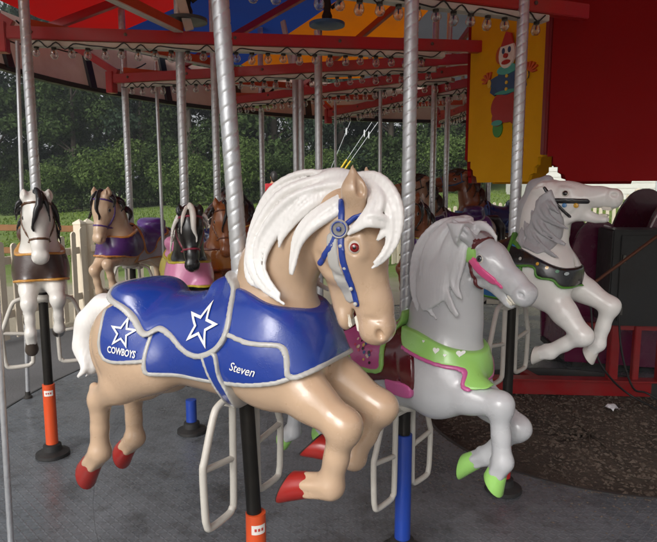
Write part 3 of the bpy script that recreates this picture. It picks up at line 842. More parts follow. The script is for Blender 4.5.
    ob = net_obj('mane', Fm.D, Fm, WHITE, root); ob.location = (0, 0, z0)
    # tail
    Ft = hair_field(h, (-0.95, -0.2, -0.7), (-0.40, 0.2, 0.1))
    tl = [L(124, 304, 0), L(104, 306, 0), L(90, 322, -.01), L(86, 346, -.02), L(92, 366, -.03), L(84, 378, -.03)]
    for i, (dy, wd) in enumerate([(-0.03, .05), (0.0, .06), (0.03, .05)]):
        bundle(Ft, [(p[0], p[1] + dy * (0.5 + j * 0.16), p[2]) for j, p in enumerate(tl)], wd, 4, 0.016, seed=30 + i, tip=0.35)
    Ft.chain([V3(p) for p in tl[:5]], [0.03, 0.042, 0.045, 0.04, 0.03], 0.02)
    ob = net_obj('tail', Ft.D, Ft, WHITE, root); ob.location = (0, 0, z0)
    sleeve((pole.x + 0.030, pole.y, 0), 'd9501e', 'orange pole sleeve with white sticker under the tan and blue horse', 0.45, ang=R(-65))
    return root
# ------------------------------------------------------------------ gray horse, second of the row
def gray_horse():
    pole = unp(406, 330, 2.32); pole.z = 0; th = R(40); z0 = 0.985; S = 0.94
    L = make_loc(pole, th, z0, S); h = 0.0055; HI = (0.70, 0.25, 0.60)
    cfg = dict(neck=[(0.185, 0, -0.10, 0.150), (0.185, 0, 0.05, 0.138), (0.20, 0, 0.19, 0.120), (0.25, 0, 0.29, 0.096)], neck_sq=0.78,
        poll=(0.325, -0.01, 0.388), head_pitch=R(-35), head_yaw=R(-18), mouth=0.036, ear_pitch=R(-4), head_scale=0.82, ear_len=0.12, hi=(0.70, 0.25, 0.60),
        legs=[('front', [(0.20, -0.09, -0.22), L(500, 405, -.09), L(503, 462, -.09), L(497, 473, -.09), L(487, 480, -.09)]),
              ('front', [(0.20, 0.09, -0.22), L(518, 428, .09), L(487, 456, .09), L(475, 460, .09), L(460, 467, .09)]),
              ('rear', [(-0.40, -0.085, -0.22), (-0.30, -0.11, -0.34), (-0.53, -0.105, -0.44), (-0.56, -0.105, -0.60), (-0.60, -0.105, -0.63), (-0.64, -0.105, -0.65)]),
              ('rear', [(-0.40, 0.085, -0.22), (-0.28, 0.11, -0.35), (-0.47, 0.105, -0.47), (-0.52, 0.105, -0.63), (-0.56, 0.105, -0.66), (-0.60, 0.105, -0.68)])])
    H = Horse(cfg, h)
    root = thing('carousel_horse', 'grey carousel horse with green hooves, maroon saddle and green breast collar', 'carousel horse', (pole.x, pole.y, 0), -th, 'horses of the carousel')
    GREY = paint('bcbdbf', 0.27, 0.45, 0.06); HAIR = hair_paint('d0d1d2', 0.36, 0.05)
    LIME = paint('98cf6a', 0.3, 0.3, 0.12); PINK = paint('c45a94', 0.3, 0.3, 0.12); MAROON = paint('571318', 0.22, 0.5, 0.2)
    HOT = paint('e0598f', 0.3, 0.3, 0.1)
    H.F.cone(L(472, 243, -.070), L(464, 233, -.090), 0.020, 0.026, 0.012, ((0, 1, 0), 0.6)); H.F.cone(L(464, 233, -.090), L(452, 219, -.085), 0.026, 0.005, 0.006, ((0, 1, 0), 0.6))
    H.F.cone(L(468, 238, -.103), L(455, 223, -.100), 0.009, 0.004, 0.006, None, 'sub')
    finish_horse(H, root, z0, GREY, LIME, paint('30343a', 0.1, 0.8, 0.1), rest_z=z0 - 0.34)
    T = (0.016, 0.003, PINK)
    col = [L(*p) for p in [(400, 326, -.08), (415, 332, -.13), (440, 345, -.13), (482, 353, -.03), (510, 352, .06), (512, 375, .06), (485, 381, -.02), (474, 380, -.06), (466, 369, -.10), (440, 364, -.14), (420, 357, -.15), (400, 348, -.15)]]
    H.shell('breast_collar', LIME, root, col, 0.016, B=H.C, z0=z0, trim=T, trim_line=col[6:])
    sad = [(-0.42, -0.03), (-0.40, 0.03), (-0.30, 0.035), (-0.2, -0.005), (-0.1, -0.015), (-0.02, 0.02), (0.02, 0.03), (0.03, -0.02), L(411, 352, -.15), L(416, 388, -.15), L(402, 390, -.15), L(384, 380, -.15), (-0.18, -0.27), (-0.2, -0.16), (-0.3, -0.12), (-0.39, -0.09)]
    def seat(b, X, Y, Z): return smin(b, ell_sd(X, Y, Z, (-0.33, 0, -0.015), (0.085, 0.12, 0.05)), 0.05)
    H.shell('saddle', MAROON, root, sad, 0.014, z0=z0, k=0.014, extra=seat)
    hem = [L(*p) for p in [(386, 378, -.15), (412, 384, -.15), (413, 397, -.15), (389, 393, -.15)]]
    H.shell('saddle_hem', PINK, root, hem, 0.020, z0=z0)
    flap = [L(*p) for p in [(330, 316, -.14), (372, 326, -.15), (392, 314, -.12), (396, 322, -.12), (380, 342, -.155), (381, 371, -.16), (356, 368, -.16), (344, 356, -.16), (330, 354, -.16)]]
    H.shell('saddle_flap', PINK, root, flap, 0.022, z0=z0, trim=(0.020, 0.003, LIME))
    H.shell('blanket', paint('b8498a', 0.3, 0.3, 0.15), root, [(-0.47, -0.05), (-0.47, -0.22), (-0.30, -0.27), (-0.2, -0.25), (-0.2, -0.02), (-0.36, 0.0)], 0.010, z0=z0, trim=T)
    # painted dots on the flap and hearts on the collar
    rng = random.Random(3)
    for i in range(17):
        cc = ['e8d9c0', '2a1a18', 'd84a6a', 'e6c66a', '3a5a9a'][i % 5]; t = i / 16
        c = L(352 + 15 * t + rng.uniform(-5, 5), 341 + 19 * t + rng.uniform(-4, 4), -.17); r = rng.uniform(0.004, 0.0075)
        v = [(c[0], c[2])] + [(c[0] + r * math.cos(a * .785), c[2] + r * math.sin(a * .785)) for a in range(8)]
        H.decal('painted_dot', paint(cc, 0.35, 0.2, 0.1), root, v, [(0, k + 1, (k + 1) % 8 + 1) for k in range(8)], 0.022, z0, lift=0.002 + 0.0004 * (i % 3))
    for (px, py, r) in [(424, 341, 0.006), (437, 350, 0.013), (448, 354, 0.006), (459, 354, 0.013)]:
        c = L(px, py, -.14 if px < 445 else -.12)
        pts = [(16 * math.sin(a) ** 3 / 16 * r, (13 * math.cos(a) - 5 * math.cos(2 * a) - 2 * math.cos(3 * a) - math.cos(4 * a)) / 16 * r) for a in np.linspace(0, 6.28, 18)[:-1]]
        v = [(c[0], c[2])] + [(c[0] + x, c[2] + z) for x, z in pts]; n = len(pts)
        H.decal('painted_heart', paint('eef0e8', 0.35, 0.2, 0.1), root, v, [(0, k + 1, (k + 1) % n + 1) for k in range(n)], 0.017, z0, lift=0.003)
    BR = paint('5d1f22', 0.3, 0.3, 0.2)
    for nm, pts, w, t, mt in [('cheek_strap', [(0.07, -0.07), (0.13, -0.13), (0.18, -0.185)], 0.018, 0.005, BR), ('brow_band', [(0.07, -0.065), (0.065, -0.01), (0.055, 0.03)], 0.013, 0.005, BR),
                              ('cheek_ribbon', [(0.07, -0.070), (0.15, -0.082), (0.23, -0.082)], 0.040, 0.007, HOT), ('nose_strap', [(0.21, -0.082), (0.275, -0.078)], 0.020, 0.007, HOT), ('poll_strap', [(0.07, -0.07), (0.0, -0.075)], 0.014, 0.005, BR)]:
        H.head_strap(nm, mt, root, pts, w, t, z0, vmin=0.0 if nm == 'brow_band' else 0.012)
    Hf = H.hframe()
    for sd in (-1, 1):
        Mx = (Hf[2] * sd).to_track_quat('Z', 'Y').to_matrix(); rb = MB()
        rb.lathe([(0.030, 0), (0.029, 0.008), (0.018, 0.013), (0.0001, 0.014)], 20, (0, 0, 0), Mx)
        ro = rb.build('rosette', LIME, root); ro.location = Vector(H.hp(0.072, sd * 0.074, -0.066)) + Vector((0, 0, z0))
    Fm = hair_field(h, hi=HI)
    for i, s in enumerate([((470, 224, 0), (452, 226, -.03), (434, 242, -.065), (424, 270, -.095), (424, 300, -.11), (436, 326, -.13)),
              ((474, 228, -.01), (458, 236, -.055), (446, 258, -.085), (442, 284, -.10), (450, 306, -.115), (460, 322, -.125)),
              ((462, 222, 0), (440, 228, -.02), (422, 250, -.05), (415, 280, -.08), (416, 305, -.10), (426, 330, -.12)),
              ((474, 230, -.03), (463, 244, -.07), (455, 266, -.09), (453, 285, -.10), (461, 304, -.11)),
              ((466, 226, -.01), (448, 234, -.05), (436, 258, -.08), (431, 286, -.10), (440, 312, -.12))]):
        bundle(Fm, [(q[0], q[1] * 0.90, q[2]) for q in (L(*p) for p in s)], 0.072, 4, 0.0125, k=0.006, seed=40 + i, tip=0.45)
        if i in (0, 2): bundle(Fm, [(q[0], 0.01 - q[1], q[2]) for q in (L(*p) for p in s)], 0.056, 3, 0.018, seed=50 + i)
    base = [L(*p) for p in [(476, 222, -.02), (450, 222, -.04), (428, 240, -.07), (416, 268, -.08), (416, 296, -.1), (422, 312, -.12), (432, 308, -.12), (444, 300, -.11), (446, 280, -.1), (458, 252, -.08)]]
    sl, X, Y, Z = Fm.win((-0.2, -0.24, -0.2), (0.6, 0.24, 0.45)); rg = poly_sd(X[:, :, 0], Z[:, 0, :], [(q[0], q[2]) for q in base])[:, None, :]
    Fm.D[sl] = np.minimum(Fm.D[sl], np.maximum(H.F.D[sl] - 0.014, rg))
    bundle(Fm, [L(*p) for p in [(468, 226, 0), (482, 226, -.02), (493, 233, -.03), (498, 243, -.035)]], 0.034, 3, 0.010, seed=60)
    Fm.chain([(0.265, 0, 0.385), (0.20, 0, 0.375), (0.13, 0, 0.28), (0.09, 0, 0.15), (0.07, 0, 0.03)], [0.035, 0.05, 0.055, 0.05, 0.03], 0.02, ((0, 1, 0), 0.7))
    ob = net_obj('mane', Fm.D, Fm, HAIR, root); ob.location = (0, 0, z0)
    tail(H, root, z0, HAIR, h)
    rescale(root, S, z0)
    sleeve((pole.x, pole.y, 0), '1a3f9c', 'blue pole sleeve under the grey horse with green hooves', 0.52, sticker=False)
def tail(H, root, z0, mat, h):
    Ft = hair_field(h, (-0.95, -0.2, -0.75), (-0.40, 0.2, 0.1))
    tl = [(-0.50, 0, -0.09), (-0.60, 0, -0.10), (-0.67, 0, -0.19), (-0.68, -0.01, -0.32), (-0.65, -0.015, -0.44), (-0.68, -0.02, -0.54)]
    for i, (dy, wd) in enumerate([(-0.028, .05), (0.0, .06), (0.028, .05)]):
        bundle(Ft, [(p[0], p[1] + dy * (0.5 + j * 0.16), p[2]) for j, p in enumerate(tl)], wd, 4, 0.016, seed=70 + i, tip=0.35)
    Ft.chain([V3(p) for p in tl[:5]], [0.03, 0.042, 0.045, 0.04, 0.03], 0.02)
    ob = net_obj('tail', Ft.D, Ft, mat, root); ob.location = (0, 0, z0)
# ------------------------------------------------------------------ white horse, innermost of the row
def white_horse():
    pole = unp(513, 260, 2.88); pole.z = 0; th = R(42); z0 = 1.27; S = 0.88
    L = make_loc(pole, th, z0, S); h = 0.006
    cfg = dict(neck=[(0.155, 0, -0.09, 0.130), (0.165, 0, 0.06, 0.112), (0.165, 0, 0.15, 0.098), (0.18, 0, 0.22, 0.090)],
        poll=(0.175, 0, 0.300), head_pitch=R(-4), head_yaw=R(4), mouth=0.046, ear_pitch=R(-25), head_scale=0.90, head_deep=1.25, ear_len=0.07,
        legs=[('front', [(0.20, -0.09, -0.22), L(583, 336, -.09), L(550, 352, -.09), L(541, 353, -.09), L(533, 353, -.09)]),
              ('front', [(0.20, 0.09, -0.18), L(610, 306, .09), L(598, 344, .09), L(592, 350, .09), L(586, 355, .09)]),
              ('rear', [(-0.40, -0.085, -0.22), (-0.30, -0.11, -0.32), (-0.56, -0.105, -0.42), (-0.58, -0.105, -0.60), (-0.62, -0.105, -0.64), (-0.67, -0.105, -0.66)]),
              ('rear', [(-0.40, 0.085, -0.22), (-0.28, 0.11, -0.33), (-0.50, 0.105, -0.45), (-0.53, 0.105, -0.62), (-0.57, 0.105, -0.66), (-0.62, 0.105, -0.68)])])
    H = Horse(cfg, h)
    root = thing('carousel_horse', 'white carousel horse with grey mane, raised head and black jewelled collar', 'carousel horse', (pole.x, pole.y, 0), -th, 'horses of the carousel')
    WH = paint('eae8e3', 0.3, 0.35, 0.10); GR = hair_paint('a9a9ac', 0.38, 0.1); BK = paint('141416', 0.3, 0.4, 0.1); GN = paint('4d8a2c', 0.35, 0.2, 0.2)
    finish_horse(H, root, z0, WH, paint('d9d5cd', 0.35, 0.2, 0.3), paint('201c18', 0.1, 0.8, 0.1), rest_z=z0 - 0.315)
    col = [L(*p) for p in [(512, 244, -.05), (523, 249, -.10), (540, 258, -.12), (571, 267, -.03), (604, 268, .06), (606, 284, .06), (572, 285, -.02), (557, 279, -.10), (540, 276, -.13), (534, 266, -.14), (510, 266, -.14)]]
    H.shell('breast_collar', BK, root, col, 0.016, B=H.C, z0=z0, trim=(0.014, 0.003, GN), trim_line=col[5:])
    for (px, py, cc) in [(541, 263, 'd9a52a'), (550, 267, 'd9a52a'), (559, 271, '2f7a4a'), (566, 274, 'a9b4b4'), (523, 258, 'b8b8b0')]:
        c = L(px, py, -.12); r = 0.0085
        v = [(c[0], c[2])] + [(c[0] + r * math.cos(a * .785), c[2] + r * math.sin(a * .785)) for a in range(8)]
        H.decal('jewel', paint(cc, 0.15, 0.8, 0.05), root, v, [(0, k + 1, (k + 1) % 8 + 1) for k in range(8)], 0.017, z0, lift=0.004)
    dress(H, root, z0, BK, paint('3a78b8', 0.3, 0.3, 0.1), None, GN)
    for nm, pts, w, t in [('cheek_strap', [(0.01, -0.03), (0.07, -0.10)], 0.018, 0.006), ('jaw_strap', [(0.07, -0.10), (0.16, -0.18)], 0.018, 0.006), ('nose_strap', [(0.07, -0.098), (0.24, -0.088)], 0.030, 0.006)]:
        H.head_strap(nm, BK, root, pts, w, t, z0, vmin=0.01)
    Hf = H.hframe()
    for sd in (-1, 1):
        Mx = (Hf[2] * sd).to_track_quat('Z', 'Y').to_matrix()
        for (u, w, q, r, cc) in [(0.07, -0.10, 0.070, 0.022, '6aa53c'), (0.13, -0.095, 0.078, 0.012, '4a8ac0'), (0.19, -0.092, 0.068, 0.013, 'd9a52a')]:
            rb = MB(); rb.lathe([(r, 0), (r * 0.9, 0.006), (0.0001, 0.010)], 16, (0, 0, 0), Mx)
            ro = rb.build('rosette', paint(cc, 0.2, 0.6, 0.1), root); ro.location = Vector(H.hp(u, sd * q, w)) + Vector((0, 0, z0))
    Fm = hair_field(h)
    for i, s in enumerate([((552, 192, -.02), (541, 202, -.06), (545, 215, -.085), (558, 224, -.09), (571, 230, -.085)),
              ((546, 194, -.01), (536, 210, -.06), (540, 226, -.09), (554, 238, -.10), (568, 246, -.10)),
              ((542, 200, -.0), (530, 222, -.06), (532, 238, -.09), (546, 250, -.115), (562, 261, -.12)),
              ((552, 188, -.01), (544, 196, -.05), (552, 206, -.08), (562, 214, -.085)),
              ((540, 205, -.0), (526, 232, -.06), (523, 245, -.09), (538, 255, -.12))]):
        bundle(Fm, [L(*p) for p in s], 0.058, 4, 0.017, seed=80 + i)
    base = [L(*p) for p in [(553, 189, -.04), (541, 197, -.05), (531, 222, -.07), (524, 246, -.09), (538, 254, -.12), (550, 250, -.11), (557, 238, -.10), (560, 222, -.09), (557, 205, -.07)]]
    sl, X, Y, Z = Fm.win((-0.2, -0.24, -0.2), (0.6, 0.24, 0.45)); rg = poly_sd(X[:, :, 0], Z[:, 0, :], [(q[0], q[2]) for q in base])[:, None, :]
    Fm.D[sl] = np.minimum(Fm.D[sl], np.maximum(H.F.D[sl] - 0.010, rg))
    Fm.chain([(0.17, 0, 0.305), (0.11, 0, 0.27), (0.07, 0, 0.17), (0.04, 0, 0.05)], [0.035, 0.045, 0.05, 0.04], 0.02, ((0, 1, 0), 0.7))
    ob = net_obj('mane', Fm.D, Fm, GR, root); ob.location = (0, 0, z0)
    tail(H, root, z0, GR, h)
    rescale(root, S, z0)
    sleeve(tuple(ground_pt(503, 490)), 'b3151b', 'red pole sleeve with black collar at the inner deck edge', 0.44, sticker=False)
# ------------------------------------------------------------------ generic dress and the horses farther round
SAD = [(-0.42, -0.03), (-0.40, 0.04), (-0.30, 0.045), (-0.2, 0.0), (-0.1, -0.01), (-0.02, 0.03), (0.02, 0.03), (0.03, -0.08), (0.02, -0.2), (-0.05, -0.26), (-0.14, -0.24), (-0.2, -0.17), (-0.3, -0.12), (-0.38, -0.09)]
BLK = [(-0.47, -0.06), (-0.48, -0.2), (-0.30, -0.26), (-0.28, -0.30), (0.05, -0.33), (0.12, -0.28), (0.10, -0.05), (-0.1, 0.02), (-0.4, 0.0)]
COLR = [(0.06, -0.03), (0.17, -0.06), (0.28, -0.085), (0.50, -0.07), (0.52, -0.22), (0.34, -0.25), (0.2, -0.27), (0.1, -0.25), (0.03, -0.2)]
def dress(H, root, z0, saddle, blanket, collar, trim):
    def seat(b, X, Y, Z): return smin(b, ell_sd(X, Y, Z, (-0.33, 0, -0.005), (0.085, 0.12, 0.05)), 0.05)
    T = (0.018, 0.004, trim)
    if blanket is not None: H.shell('saddle_blanket', blanket, root, BLK, 0.011, z0=z0, trim=T)
    H.shell('saddle', saddle, root, SAD, 0.020, z0=z0, k=0.014, extra=seat, trim=T, trim_line=SAD[6:] + SAD[:2])
    if collar is not None: H.shell('breast_collar', collar, root, COLR, 0.018, z0=z0, trim=T)
def bg_horse(pole, th, z0, S, label, body, mane, hoof, saddle, blanket, collar, trim, strap, eye='1a1412', head=(-77, 0), poll=(0.41, 0.0, 0.272), neck=None, pose=0, forelock=None, h=0.009, rests=True, sleeve_=None, blaze=False, side=1, girth=0.85, ear=0.07):
    fr = [[(0.42, -0.36), (0.37, -0.55), (0.30, -0.57), (0.22, -0.60)], [(0.46, -0.30), (0.40, -0.49), (0.33, -0.50), (0.26, -0.52)], [(0.40, -0.38), (0.42, -0.56), (0.40, -0.62), (0.40, -0.67)]]
    a, b = [(0, 1), (2, 0), (1, 2)][pose]
    f3 = lambda P, y: [(p[0], y, p[1]) for p in P]
    neck = neck or [(0.18, 0, -0.10, 0.130), (0.24, 0, 0.05, 0.120), (0.31, 0, 0.15, 0.102), (0.36, 0, 0.20, 0.088)]
    cfg = dict(girth=girth, leg_scale=0.88, neck=neck, poll=poll, head_pitch=R(head[0]), head_yaw=R(head[1]), mouth=0.03, ear_pitch=R(4), ear_len=ear,
        legs=[('front', [(0.20, -0.075, -0.22)] + f3(fr[a], -0.080)), ('front', [(0.20, 0.075, -0.22)] + f3(fr[b], 0.080)),
              ('rear', [(-0.40, -0.085, -0.22)] + f3([(-0.30, -0.31), (-0.56, -0.42), (-0.57, -0.61), (-0.61, -0.65), (-0.66, -0.67)], -0.105)),
              ('rear', [(-0.40, 0.085, -0.22)] + f3([(-0.28, -0.32), (-0.49, -0.44), (-0.52, -0.62), (-0.56, -0.66), (-0.60, -0.68)], 0.105))])
    H = Horse(cfg, h)
    root = thing('carousel_horse', label, 'carousel horse', (pole[0], pole[1], 0), -th, 'horses of the carousel')
    P = lambda c: paint(c, 0.3, 0.4, 0.2)
    finish_horse(H, root, z0, P(body), P(hoof), P(eye), rests=rests, rest_z=z0 - 0.34)
    dress(H, root, z0, P(saddle), P(blanket), P(collar), P(trim))
    sm = P(strap)
    for nm, pts, w in [('cheek_strap', [(0.03, -0.085), (0.14, -0.10), (0.27, -0.09)], 0.018), ('brow_band', [(0.055, -0.09), (0.045, 0.03)], 0.016), ('nose_band', [(0.26, -0.13), (0.26, 0.03)], 0.016)]:
        H.head_strap(nm, sm, root, pts, w, 0.007, z0)
    Fm = hair_field(h)
    c0 = np.array(poll); up = [np.array(n[:3]) for n in neck[::-1]]; rr = [n[3] for n in neck[::-1]]
    back = [c0 + (-0.02, 0, 0.01)] + [p + np.array((-r * 0.75, 0, r * 0.65)) for p, r in zip(up, rr)]
    Fm.chain(back, [0.035] + [0.045] * len(up), 0.02, ((0, 1, 0), 0.7))
    for sd in (-1, 1):
        for j in range(4):
            t = j / 3.0 * (len(back) - 1.01); i = int(t); st = back[i] + (back[i + 1] - back[i]) * (t - i)
            ln = 0.25 - 0.02 * j
            if sd != side: ln *= 0.55
            pts = [st, st + (-0.03, sd * 0.075, -ln * 0.25), st + (-0.02, sd * 0.11, -ln * 0.6), st + (0.04, sd * 0.12, -ln)]
            bundle(Fm, pts, 0.075, 4, 0.021, seed=100 + j)
    W = forelock or mane
    ob = net_obj('mane', Fm.D, Fm, hair_paint(mane), root); ob.location = (0, 0, z0)
    Fl = hair_field(h)
    bundle(Fl, [H.hp(-0.03, 0.0, 0.0), H.hp(0.04, 0.01, 0.03), H.hp(0.13, -0.01 * side, 0.032), H.hp(0.19, -0.03 * side, 0.018), H.hp(0.24, -0.02 * side, 0.018)], 0.085 if blaze else 0.06, 4, 0.022, seed=120)
    bundle(Fl, [H.hp(-0.02, 0.02 * side, 0.01), H.hp(0.05, 0.045 * side, 0.02), H.hp(0.11, 0.055 * side, 0.0), H.hp(0.17, 0.06 * side, -0.01)], 0.05, 3, 0.02, seed=121)
    ob = net_obj('forelock', Fl.D, Fl, hair_paint(W), root); ob.location = (0, 0, z0)
    tail(H, root, z0, P(mane), h)
    rescale(root, S, z0)
    if sleeve_: sleeve((pole[0], pole[1], 0), sleeve_[0], sleeve_[1], sleeve_[2], sticker=sleeve_[3], ang=R(-70))
    return root
# ------------------------------------------------------------------ the setting
CX, CY = 1.75, 3.85               # axle of the carousel
RDECK_IN, RDECK, RRIM = 1.10, 3.98, 4.20
def pol(r, a, z=0.0): return Vector((CX + r * math.cos(R(a)), CY + r * math.sin(R(a)), z))
def ground_z(x, y):
    d = max(0.0, y - 9.0)
    sl = min(0.085, max(0.015, 0.058 + 0.0024 * x))
    return -0.15 + d * sl * (1 if d > 4 else d / 4) if y > 9 else -0.15
def ground_mat():
    m, nt, b = new_mat('ground_grass_gravel')
    v = tex_coord(nt)
    n1 = noise(nt, v, 1.2, 6, 0.6); n2 = noise(nt, v, 40.0, 4, 0.7); n3 = noise(nt, v, 0.15, 3)
    grass = mixc(nt, n1, srgb('5f7a35'), srgb('86974c'))
    grass = mixc(nt, ramp(nt, n2, [(0.4, 0.0), (0.7, 0.6)]), grass, srgb('3f5526'))
    grav = mixc(nt, n2, srgb('8d8577'), srgb('b3a891'))
    sx = nt.nodes.new('ShaderNodeSeparateXYZ'); link(nt, v, sx.inputs[0])
    mth = nt.nodes.new('ShaderNodeMath'); mth.operation = 'MULTIPLY_ADD'; mth.inputs[1].default_value = 3.0
    link(nt, n1, mth.inputs[0]); link(nt, sx.outputs[1], mth.inputs[2])
    fac = ramp(nt, mapr(nt, mth.outputs[0], 10.5, 13.5), [(0.3, 0.0), (0.7, 1.0)])
    link(nt, mixc(nt, fac, grav, grass), b.inputs['Base Color']); b.inputs['Roughness'].default_value = 0.95
    bump(nt, b, n2, 0.5, 0.03); return m
def mapr(nt, val, a, b_):
    n = nt.nodes.new('ShaderNodeMapRange'); n.inputs[1].default_value = a; n.inputs[2].default_value = b_
    link(nt, val, n.inputs[0]); return n.outputs[0]
def build_ground():
    xs = sorted(set([-260, -160, -100] + list(range(-60, 61, 3)) + [100, 160, 260])); ys = sorted(set([-120, -60, -20] + list(range(-8, 70, 2)) + [90, 140, 220, 320]))
    V = [(x, y, ground_z(x, min(y, 60))) for y in ys for x in xs]; n = len(xs)
    F = [(j * n + i, j * n + i + 1, (j + 1) * n + i + 1, (j + 1) * n + i) for j in range(len(ys) - 1) for i in range(n - 1)]
    o = obj('ground', mesh_from('ground', V, F), ground_mat()); o['kind'] = 'structure'
    # asphalt apron around the carousel
    m, nt, b = new_mat('asphalt'); v = tex_coord(nt)
    n1 = noise(nt, v, 60, 5, 0.7); n2 = noise(nt, v, 1.5, 4)
    link(nt, mixc(nt, ramp(nt, n2, [(0.3, 0.0), (0.7, 1.0)]), mixc(nt, n1, srgb('4b4b4c'), srgb('686766')), mixc(nt, n1, srgb('59585a'), srgb('7a7978'))), b.inputs['Base Color'])
    b.inputs['Roughness'].default_value = 0.75; bump(nt, b, n1, 0.5, 0.01)
    V = [pol(6.0 + 0.25 * math.sin(k * 1.7), k * 5, -0.146) for k in range(72)] + [pol(1.0, k * 5, -0.146) for k in range(72)]
    o = obj('pavement', mesh_from('pavement', V, [(k, (k + 1) % 72, 72 + (k + 1) % 72, 72 + k) for k in range(72)]), m); o['kind'] = 'structure'
    # earth under the middle
    m, nt, b = new_mat('earth_mulch'); v = tex_coord(nt)
    n1 = noise(nt, v, 38, 8, 0.75); n2 = noise(nt, v, 4, 4)
    vo = nt.nodes.new('ShaderNodeTexVoronoi'); vo.inputs['Scale'].default_value = 55; link(nt, v, vo.inputs['Vector'])
    c = mixc(nt, ramp(nt, n1, [(0.35, 0.0), (0.65, 1.0)]), srgb('40362d'), srgb('6e6050'))
    c = mixc(nt, ramp(nt, vo.outputs[0], [(0.05, 0.45), (0.20, 0.0)]), c, srgb('7d7062'))
    c = mixc(nt, ramp(nt, n2, [(0.4, 0.0), (0.7, 0.7)]), c, srgb('3a302a'))
    link(nt, c, b.inputs['Base Color']); b.inputs['Roughness'].default_value = 0.85; bump(nt, b, n1, 1.0, 0.03)
    rings = [0.0, 0.4, 0.8, 1.2]; V = []; F = []; rng = random.Random(5)
    for r in rings:
        for k in range(48): V.append(pol(r, k * 7.5, -0.138 + rng.uniform(-0.008, 0.012)))
    for i in range(3):
        for k in range(48): F.append((i * 48 + k, i * 48 + (k + 1) % 48, (i + 1) * 48 + (k + 1) % 48, (i + 1) * 48 + k))
    o = obj('earth_floor', mesh_from('earth_floor', V, F), m); o['kind'] = 'structure'
    rng = random.Random(11); mb = MB()
    for i in range(5200):
        r = 1.13 * math.sqrt(rng.random()); p = pol(r, rng.uniform(0, 360), -0.133); s = rng.uniform(0.004, 0.012) * (1.7 if rng.random() < .1 else 1)
        q = [Vector((rng.uniform(-1, 1), rng.uniform(-1, 1), 0)) for _ in range(1)][0]
        a = rng.uniform(0, 6.28); dx = Vector((math.cos(a), math.sin(a), 0)) * s * rng.uniform(1, 2.2); dy = Vector((-math.sin(a), math.cos(a), 0)) * s; dz = Vector((0, 0, s * rng.uniform(.5, 1)))
        mb.add([p - dx, p + dy, p + dx, p - dy, p + dz], [(0, 1, 4), (1, 2, 4), (2, 3, 4), (3, 0, 4)])
    mt, nt, b = new_mat('wood_chips'); g = nt.nodes.new('ShaderNodeObjectInfo'); v = tex_coord(nt)
    link(nt, mixc(nt, noise(nt, v, 9, 3), srgb('3f342b'), srgb('6b5f54')), b.inputs['Base Color']); b.inputs['Roughness'].default_value = 0.9
    for i in range(700):
        r = 1.10 + 0.45 * rng.random() ** 2.5; p = pol(r, rng.uniform(150, 330), 0.001); s = rng.uniform(0.0025, 0.007); a = rng.uniform(0, 6.28)
        dx = Vector((math.cos(a), math.sin(a), 0)) * s * 1.5; dy = Vector((-math.sin(a), math.cos(a), 0)) * s
        mb.add([p - dx, p + dy, p + dx, p - dy, p + Vector((0, 0, s * 0.6))], [(0, 1, 4), (1, 2, 4), (2, 3, 4), (3, 0, 4)])
    o = mb.build('gravel', mt); tag(o, 'loose pebbles and wood chips scattered over the bare earth', 'gravel', kind='stuff')
def deck_mat():
    m, nt, b = new_mat('tread_plate')
    v = tex_coord(nt)
    # raised lozenges in two directions
    def bars(rot, off):
        mp = nt.nodes.new('ShaderNodeMapping'); mp.inputs['Rotation'].default_value = (0, 0, rot); mp.inputs['Location'].default_value = off
        mp.inputs['Scale'].default_value = (26, 26, 26); link(nt, v, mp.inputs[0])
        fr = nt.nodes.new('ShaderNodeVectorMath'); fr.operation = 'FRACTION'; link(nt, mp.outputs[0], fr.inputs[0])
        sb = nt.nodes.new('ShaderNodeVectorMath'); sb.operation = 'SUBTRACT'; sb.inputs[1].default_value = (0.5, 0.5, 0); link(nt, fr.outputs[0], sb.inputs[0])
        ml = nt.nodes.new('ShaderNodeVectorMath'); ml.operation = 'MULTIPLY'; ml.inputs[1].default_value = (1.05, 3.4, 0); link(nt, sb.outputs[0], ml.inputs[0])
        ln = nt.nodes.new('ShaderNodeVectorMath'); ln.operation = 'LENGTH'; link(nt, ml.outputs[0], ln.inputs[0])
        return ramp(nt, ln.outputs['Value'], [(0.28, 1.0), (0.48, 0.0)])
    A = bars(R(45), (0, 0, 0)); Bq = bars(R(-45), (0.5, 0.5, 0))
    h = mixc(nt, 1.0, A, Bq, 'LIGHTEN')
    n1 = noise(nt, v, 2.2, 6, 0.62); n2 = noise(nt, v, 30, 5, 0.7); n3 = noise(nt, v, 0.7, 3)
    c = mixc(nt, ramp(nt, n1, [(0.30, 0.0), (0.70, 1.0)]), srgb('5d6267'), srgb('7b8085'))
    c = mixc(nt, ramp(nt, n2, [(0.50, 0.0), (0.75, 0.7)]), c, srgb('3c3d3e'))
    c = mixc(nt, mixc(nt, 1.0, h, 0.13, 'MULTIPLY'), c, srgb('96989b'))
    c = mixc(nt, ramp(nt, noise(nt, v, 5.5, 8, 0.7), [(0.50, 0.0), (0.66, 0.55)]), c, srgb('3a3a39'))
    c = mixc(nt, ramp(nt, n3, [(0.58, 0.0), (0.78, 0.25)]), c, srgb('6b6056'))
    link(nt, c, b.inputs['Base Color'])
    link(nt, ramp(nt, n1, [(0.35, 0.16), (0.62, 0.44)]), b.inputs['Roughness'])
    b.inputs['Metallic'].default_value = 0.25
    bn = bump(nt, b, h, 0.32, 0.003)
    b2 = nt.nodes.new('ShaderNodeBump'); b2.inputs['Strength'].default_value = 0.25; b2.inputs['Distance'].default_value = 0.004
    link(nt, n2, b2.inputs['Height']); link(nt, bn.outputs[0], b2.inputs['Normal']); link(nt, b2.outputs[0], b.inputs['Normal'])
    return m
